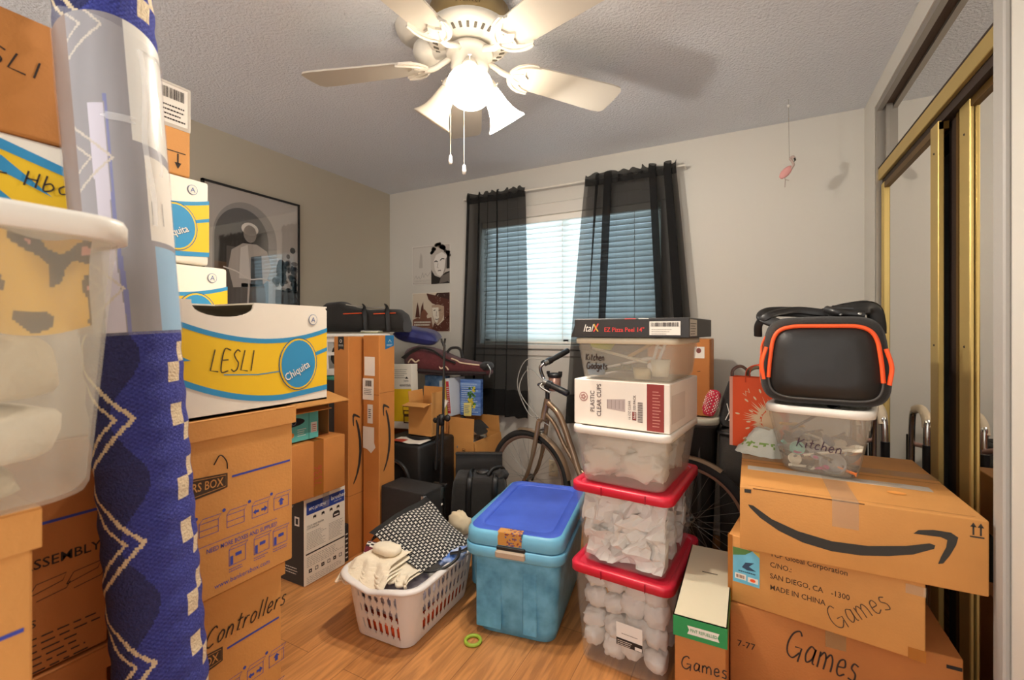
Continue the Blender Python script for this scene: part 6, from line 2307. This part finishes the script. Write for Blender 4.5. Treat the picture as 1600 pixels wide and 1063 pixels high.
uts = (('black slotted spatula', spoon(.07, .032, UC[0]), (-.01, -.07, .135), (0, -35, 15)), ('white plastic serving spoon', spoon(.075, .022, UC[1]), (.05, -.11, .06), (0, -14, 8)),
       ('round teal lid', cap(.017, .012, UC[3]), (-.055, -.112, .058), (80, 0, 5)), ('round cream lid', cap(.015, .012, UC[1]), (-.062, -.11, .03), (75, 0, 0)),
       ('yellow round grater handle', spoon(.04, .018, UC[2]), (-.085, -.05, .105), (0, 10, 60)), ('magenta measuring spoon', spoon(.03, .012, UC[4]), (-.03, -.118, .045), (0, 10, 20)),
       ('orange scraper', spoon(.028, .020, UC[6]), (.085, -.112, .018), (0, 15, -10)), ('steel tea strainer', cap(.028, .018, UC[5]), (.04, -.105, .028), (60, 10, 0)),
       ('black ladle handle', spoon(.06, .02, UC[0]), (.05, -.09, .03), (0, 25, 30)), ('cream ball whisk', spoon(.03, .022, UC[1]), (-.045, -.112, .014), (0, 0, 20)),
       ('pink handled peeler', spoon(.028, .010, UC[4]), (.0, -.118, .014), (0, -20, 0)), ('navy cup', cap(.032, .05, UC[7]), (-.08, .0, .03), (20, 0, 0)),
       ('teal handled brush', spoon(.05, .016, UC[3]), (-.088, -.07, .05), (0, 30, 80)), ('grey grater plate', spoon(.06, .03, UC[8]), (.0, -.06, .08), (10, 10, -20)), ('dark blue scoop', cap(.036, .03, UC[7]), (.06, -.03, .05), (30, 20, 0)),
       ('amber pepper jar', cap(.02, .05, UC[6]), (.085, -.03, .02), (0, 0, 0)))
for i in range(18):
    dz = (.03, .055, .04, .075, .06, .09, .02, .07)[i % 8]
    uts += (('%s utensil handle' % ('black', 'grey', 'navy', 'black', 'steel', 'dark', 'black', 'beige')[i % 8], spoon(.05, .016, UC[(0, 5, 7, 0, 5, 7, 0, 8)[i % 8]]), (-.085 + .010 * i, -.095 + .02 * (i % 3), dz), (10 * i, 15 - 9 * (i % 4), 47 * i)),)
for lab, b, p, r_ in uts:
    M_ = Matrix.Translation((p[0], p[1], p[2] * 1.35)) @ Matrix.Rotation(R(r_[2]), 4, 'Z') @ Matrix.Rotation(R(r_[1]), 4, 'Y') @ Matrix.Rotation(R(r_[0]), 4, 'X')
    for i_, q in enumerate(b.v):        # everything stays inside the bin
        q = M_ @ q
        g = q.z * .19
        b.v[i_] = Vector((min(max(q.x, -.098 - g), .098 + g), min(max(q.y, -.112 - g), .112 + g), max(q.z, .012)))
    o = b.build('kitchen_utensil', None, (KX, KY, KZ), KR)
    tag(o, lab + ' inside the bin marked Kitchen', 'kitchen utensil', 'utensils in the bin marked Kitchen')

# black duffel with orange piping on the bin
DX, DY, DZ = .215, 1.90, 1.007
t = thing('duffel_bag', 'black duffel bag with bright orange piping on top of the bin marked Kitchen', 'bag', (DX, DY, DZ), R(-4))
t.scale = (.92, .95, .97)


def duf(y, k, n=44):
    out = []
    for j in range(n):
        a = 2 * PI * j / n - PI / 2
        cx_, sz = math.cos(a), math.sin(a)
        x = .186 * math.copysign(abs(cx_) ** .36, cx_)
        z = .146 * math.copysign(abs(sz) ** .40, sz)
        x *= 1 - .09 * max(0, z / .15) + .03 * (z < -.05)
        out.append((x * k, y, .152 + z * k + .004 * noise.noise(Vector((x * 8, y * 8, z * 8)))))
    return out


b = MB()
b.loft([duf(y, k) for y, k in ((-.185, .86), (-.182, .93), (-.170, .98), (-.13, 1.0), (-.04, 1.0), (.06, .99), (.13, .98), (.165, .93), (.18, .80))], BLKFAB)
b.build('body', t)
# end panel with a pocket and curved orange zips
pn = MB()
ov = [(p[0] * .83, -.1885 - .012 * (1 - (j_ % 1)), .152 + (p[2] - .152) * .80 - .006) for j_, p in enumerate(duf(0, 1))]
pn.loft([[(p[0], -.183, p[2]) for p in ov], [(p[0] * .97, -.195, .150 + (p[2] - .150) * .97) for p in ov], [(p[0] * .6, -.203, .150 + (p[2] - .150) * .6) for p in ov], [(p[0] * .2, -.205, .150 + (p[2] - .150) * .2) for p in ov]], BLKSAT, False, True)
pn.build('front_pocket', t)
zp = [Vector((p[0] * 1.02, -.194, .150 + (p[2] - .150) * 1.02)) for p in ov]
n_ = len(zp)
top_i = [i for i in range(n_) if zp[i].z > .075]
top_i.sort(key=lambda i: (i - n_ * 3 // 4 + 200) % n_ if False else i)
seg = [zp[i] for i in range(n_) if zp[i].z > .085]
seg.sort(key=lambda p: math.atan2(p.x, p.z - .12))
MB().tube(spline(seg, 3), .0066, ORANGE, 8).build('orange_zip', t)
low = [p for p in zp if p.z <= .10]
low.sort(key=lambda p: math.atan2(p.x, -(p.z - .15)))
MB().tube(spline(low, 3), .0035, mat('grey piping', '4a4643', .7), 6).build('grey_piping', t)
for sg in (-1, 1):
    o_ = MB().tube(spline([(sg * .168, -.196, .195), (sg * .182, -.197, .14), (sg * .176, -.195, .085)], 6), .008, ORANGE, 8, flat=.6).build('orange_zip', t)
sdp = MB().tube(spline([(-.180, -.13, .20), (-.190, -.10, .13), (-.188, -.08, .06)], 6), .006, ORANGE, 8)
sdp.build('side_zip', t)
sdp = MB()
sdp.tube(spline([(-.135, -.15, .275), (-.185, -.13, .298), (-.165, -.08, .318), (-.08, -.04, .318), (.0, -.05, .308)], 7), .019, BLACK, 8, flat=.22, up=(0, -1, .3))
sdp.tube(spline([(-.20, -.10, .23), (-.195, -.13, .275), (-.16, -.14, .305), (-.08, -.08, .322), (.01, -.07, .312)], 7), .014, BLACK, 8, flat=.25, up=(0, -1, .3))
sdp.build('shoulder_strap', t)
sdp = MB().tube(spline([(.02, -.10, .306), (.10, -.10, .322), (.148, -.08, .322), (.162, -.07, .28), (.165, -.06, .24)], 7), .024, BLACK, 8, flat=.2, up=(0, -1, .3))
sdp.tube(spline([(.01, -.03, .308), (.09, -.02, .328), (.15, -.02, .326), (.168, -.02, .25)], 7), .022, BLACK, 8, flat=.2, up=(0, -1, .3))
sdp.build('carry_handle', t)
sdp = MB().tube(spline([(.015, -.115, .322), (.04, -.145, .312), (.07, -.14, .308), (.12, -.14, .30)], 6), .013, BLACK, 8).tube([(.03, -.125, .325), (.09, -.13, .322)], .010, BLACK, 8)
sdp.build('strap_clip', t)
for x in (.052, .105):
    MB().ball((x, -.153, .304), (.006, .004, .005), STEEL).build('rivet', t)
# tags: pull cords at the side
MB().tube(spline([(-.172, -.165, .23), (-.184, -.16, .20), (-.186, -.165, .17)], 5), .004, ORANGE, 6).build('zip_pull', t)

# orange gift bag and white plastic bag on the far edge of the wide carton
t = thing('gift_bag', 'bright orange paper gift bag with a pale burst pattern behind the duffel bag', 'gift bag', (.030, 2.065, .784), R(-14))
w, d, h = .20, .06, .28
b = MB()
b.box(-w / 2, -d / 2, 0, w / 2, d / 2, .003, ORANGE)
b.add([(-w / 2, -d / 2, 0), (w / 2, -d / 2, 0), (w / 2, -d / 2, h), (-w / 2, -d / 2, h), (-w / 2, -d / 2 + .002, h), (w / 2, -d / 2 + .002, h), (w / 2, -d / 2 + .002, 0), (-w / 2, -d / 2 + .002, 0)], [(0, 1, 2, 3), (7, 4, 5, 6), (3, 2, 5, 4)], ORANGE)
b.add([(-w / 2, d / 2, 0), (w / 2, d / 2, 0), (w / 2, d / 2, h), (-w / 2, d / 2, h)], [(3, 2, 1, 0)], ORANGE)
for s in (-1, 1):
    b.add([(s * w / 2, -d / 2, 0), (s * w / 2, d / 2, 0), (s * w / 2, d / 2, h), (s * w / 2, -d / 2, h), (s * (w / 2 - .02), 0, h), (s * (w / 2 - .004), 0, .05)], [(0, 5, 4, 3), (5, 1, 2, 4), (0, 1, 5)], ORANGE)
f = Face(b, (-w / 2, -d / 2, 0), (1, 0, 0), (0, 0, 1))
PALE = mat('burst pale', 'f2d2a8', .7)
f.rect(0, 0, .012, h, mat('bag edge pink', 'e8a890', .7), 1)
rnd = random.Random(3)
for i in range(34):
    a = R(95 + 170 * i / 33)
    r0, r1 = .035 + .012 * rnd.random(), .06 + .05 * rnd.random()
    c_ = (.155, .115)
    dx, dz = math.cos(a), math.sin(a)
    f.poly([(c_[0] + r0 * dx - .004 * dz, c_[1] + r0 * dz + .004 * dx), (c_[0] + r1 * dx, c_[1] + r1 * dz), (c_[0] + r0 * dx + .004 * dz, c_[1] + r0 * dz - .004 * dx)], PALE, 1 + i * .02)
    if i % 3 == 0:
        f.oval(c_[0] + (r1 + .02) * dx, c_[1] + (r1 + .02) * dz, .009, .0035, PALE, 1, 8, a)
f.oval(.155, .115, .037, .042, PALE, 2)
f.stroke([(.05, .215), (.062, .205), (.06, .225), (.075, .22), (.07, .235)], .003, PALE, 1)
b.build('bag_body', t)
for y in (-d / 2 - .002, d / 2):
    MB().tube(spline([(-.04, y, h - .02), (-.035, y, h + .03), (0, y + .004, h + .05), (.035, y, h + .03), (.04, y, h - .02)], 6), .0022, mat('cord handle orange', 'd8481c', .6), 6).build('cord_handle', t)
t = MB()
WB = mat('white carrier bag', 'dfe0d0', .5, bump=.4, bscale=40)


def wbag(u, v):
    a = 2 * PI * u
    k = (1 - .55 * v) * (1 + .10 * noise.noise(Vector((math.cos(a) * 2, math.sin(a) * 2, v * 3))))
    return (.085 * k * math.copysign(abs(math.cos(a)) ** .7, math.cos(a)) + .02 * v, .045 * k * math.sin(a) + .02 * v, .095 * v + .008 * noise.noise(Vector((math.cos(a) * 3, v * 4, 1))))


t.grid(wbag, 48, 14, WB, closed=True, matfn=lambda u, v: mat('carrier green print', '8fb05a', .6) if .25 < v < .5 and .58 < u < .88 and noise.noise(Vector((u * 60, v * 14, 2))) > .12 else WB)
t.loft([[wbag(j / 48, 1) for j in range(48)]], WB, False, True)
tag(t.build('carrier_bag', None, (.030, 1.965, .784), R(-20)), 'crumpled white carrier bag with green print in front of the orange gift bag', 'plastic bag')

# dark hamper behind with a handbag and a dotted cloth
t = thing('hamper', 'dark tall fabric hamper against the back wall, right of the grey tote', 'hamper', (.050, 2.715, 0))
b = MB().loft([ring(.36, .40, .05, 0), ring(.37, .41, .05, .02), ring(.38, .42, .05, .73), ring(.36, .40, .05, .745)], mat('hamper charcoal', '35302c', .8, bump=.3, bscale=200))
b.build('fabric_body', t)
MB().tube([(x, y, .735) for x, y in rr(.385, .425, .055, 8)], .010, BLACK, 8, True).build('rim', t)
t = thing('handbag', 'black and grey patterned handbag with brown straps beside the orange gift bag', 'handbag', (-.052, 2.62, .750), R(8))
t.scale = (.82, .9, 1.05)
t.rotation_euler = (R(-4), R(8), R(8))
b = MB().loft([ring(.20, .10, .04, 0), ring(.24, .13, .05, .03), ring(.23, .11, .05, .14), ring(.19, .06, .028, .22)], BLKFAB)
f = Face(b, (-.12, -.064, 0), (1, 0, 0), (0, .03, 1))
for i in range(4):
    f.stroke([(.03 + .02 * i, .03), (.045 + .02 * i, .07), (.025 + .02 * i, .11)], .005, PAPER, 6)
f.poly([(.1, .1), (.13, .16), (.16, .13), (.14, .08)], mat('handbag cream', 'c9bda0', .7), 8)
b.build('body', t)
MB().tube(spline([(-.07, -.03, .20), (-.085, -.03, .27), (-.04, -.02, .30), (.01, -.02, .27), (.02, -.02, .20)], 7), .012, mat('brown leather', '4a2c20', .6), 8, flat=.4).build('strap', t)
MB().tube(spline([(.0, .03, .20), (.02, .02, .29), (.08, .0, .31), (.12, -.01, .27), (.09, -.01, .19)], 7), .014, mat('olive leather', '5e4a2c', .6), 8, flat=.4).build('strap', t)
t = MB().ball((0, 0, 0), (.035, .03, .07), mat('red cloth', 'b8243c', .9), 3, .1, sq=.6)
for i in range(8):
    for j in range(14):
        a, z = R(180 + 22 * i + (11 if j % 2 else 0)), -.055 + .0088 * j
        t.ball((.035 * 1.0 * math.copysign(abs(math.cos(a)) ** .6, math.cos(a)) * (1 - (abs(z) / .085) ** 3), .0305 * math.sin(a) * (1 - (abs(z) / .085) ** 3), z), (.0036, .0036, .0036), PAPER, nu=6, nv=4)
tag(t.build('dotted_cloth', None, (-.178, 2.57, .876), rot=(0, R(16), R(8))), 'red cloth with white dots standing on the pale tote lid', 'cloth')

# folded walking frame by the mirror
wk = thing('walking_frame', 'folded chrome walking frame with pale grips beside the mirror doors', 'walking frame', (.472, 2.50, 0))
for k, (x, y0) in enumerate(((-.055, -.14), (.035, -.06))):
    s = MB().tube(spline([(x, y0, .02), (x, y0, .45), (x, y0 + .005, .80), (x - .004, y0 + .02, .885), (x - .004, y0 + .09, .915), (x, y0 + .16, .90), (x, y0 + .20, .82), (x, y0 + .215, .45), (x, y0 + .22, .02)], 6), .0125, CHROME, 12)
    s.tube([(x, y0 + .003, .40), (x, y0 + .215, .40)], .010, CHROME, 10)
    so = s.build('side_frame', wk)
    MB().tube(spline([(x - .004, y0 + .012, .85), (x - .004, y0 + .03, .893), (x - .004, y0 + .09, .916), (x, y0 + .15, .905)], 6), .0175, mat('pale grip', 'c9b79c', .6), 12).build('hand_grip', so)
    for y in (y0, y0 + .22):
        MB().lathe([(0, 0), (.017, 0), (.017, .04), (.013, .05)], mat('tip grey', '5a5652', .7), 12, Matrix.Translation((x, y, 0))).build('rubber_tip', so)
        MB().tube([(x, y, .64), (x, y, .78)], .0155, BLACK, 12).build('leg_sleeve', so)
MB().tube([(-.055, .08, .74), (.035, .16, .74)], .010, mat('rose tube', 'b98f80', .4, .5), 10).build('cross_bar', wk)
MB().tube([(-.055, -.14, .79), (-.09, -.28, .835)], .010, mat('rose tube', 'b98f80', .4, .5), 10).build('front_bar', wk)
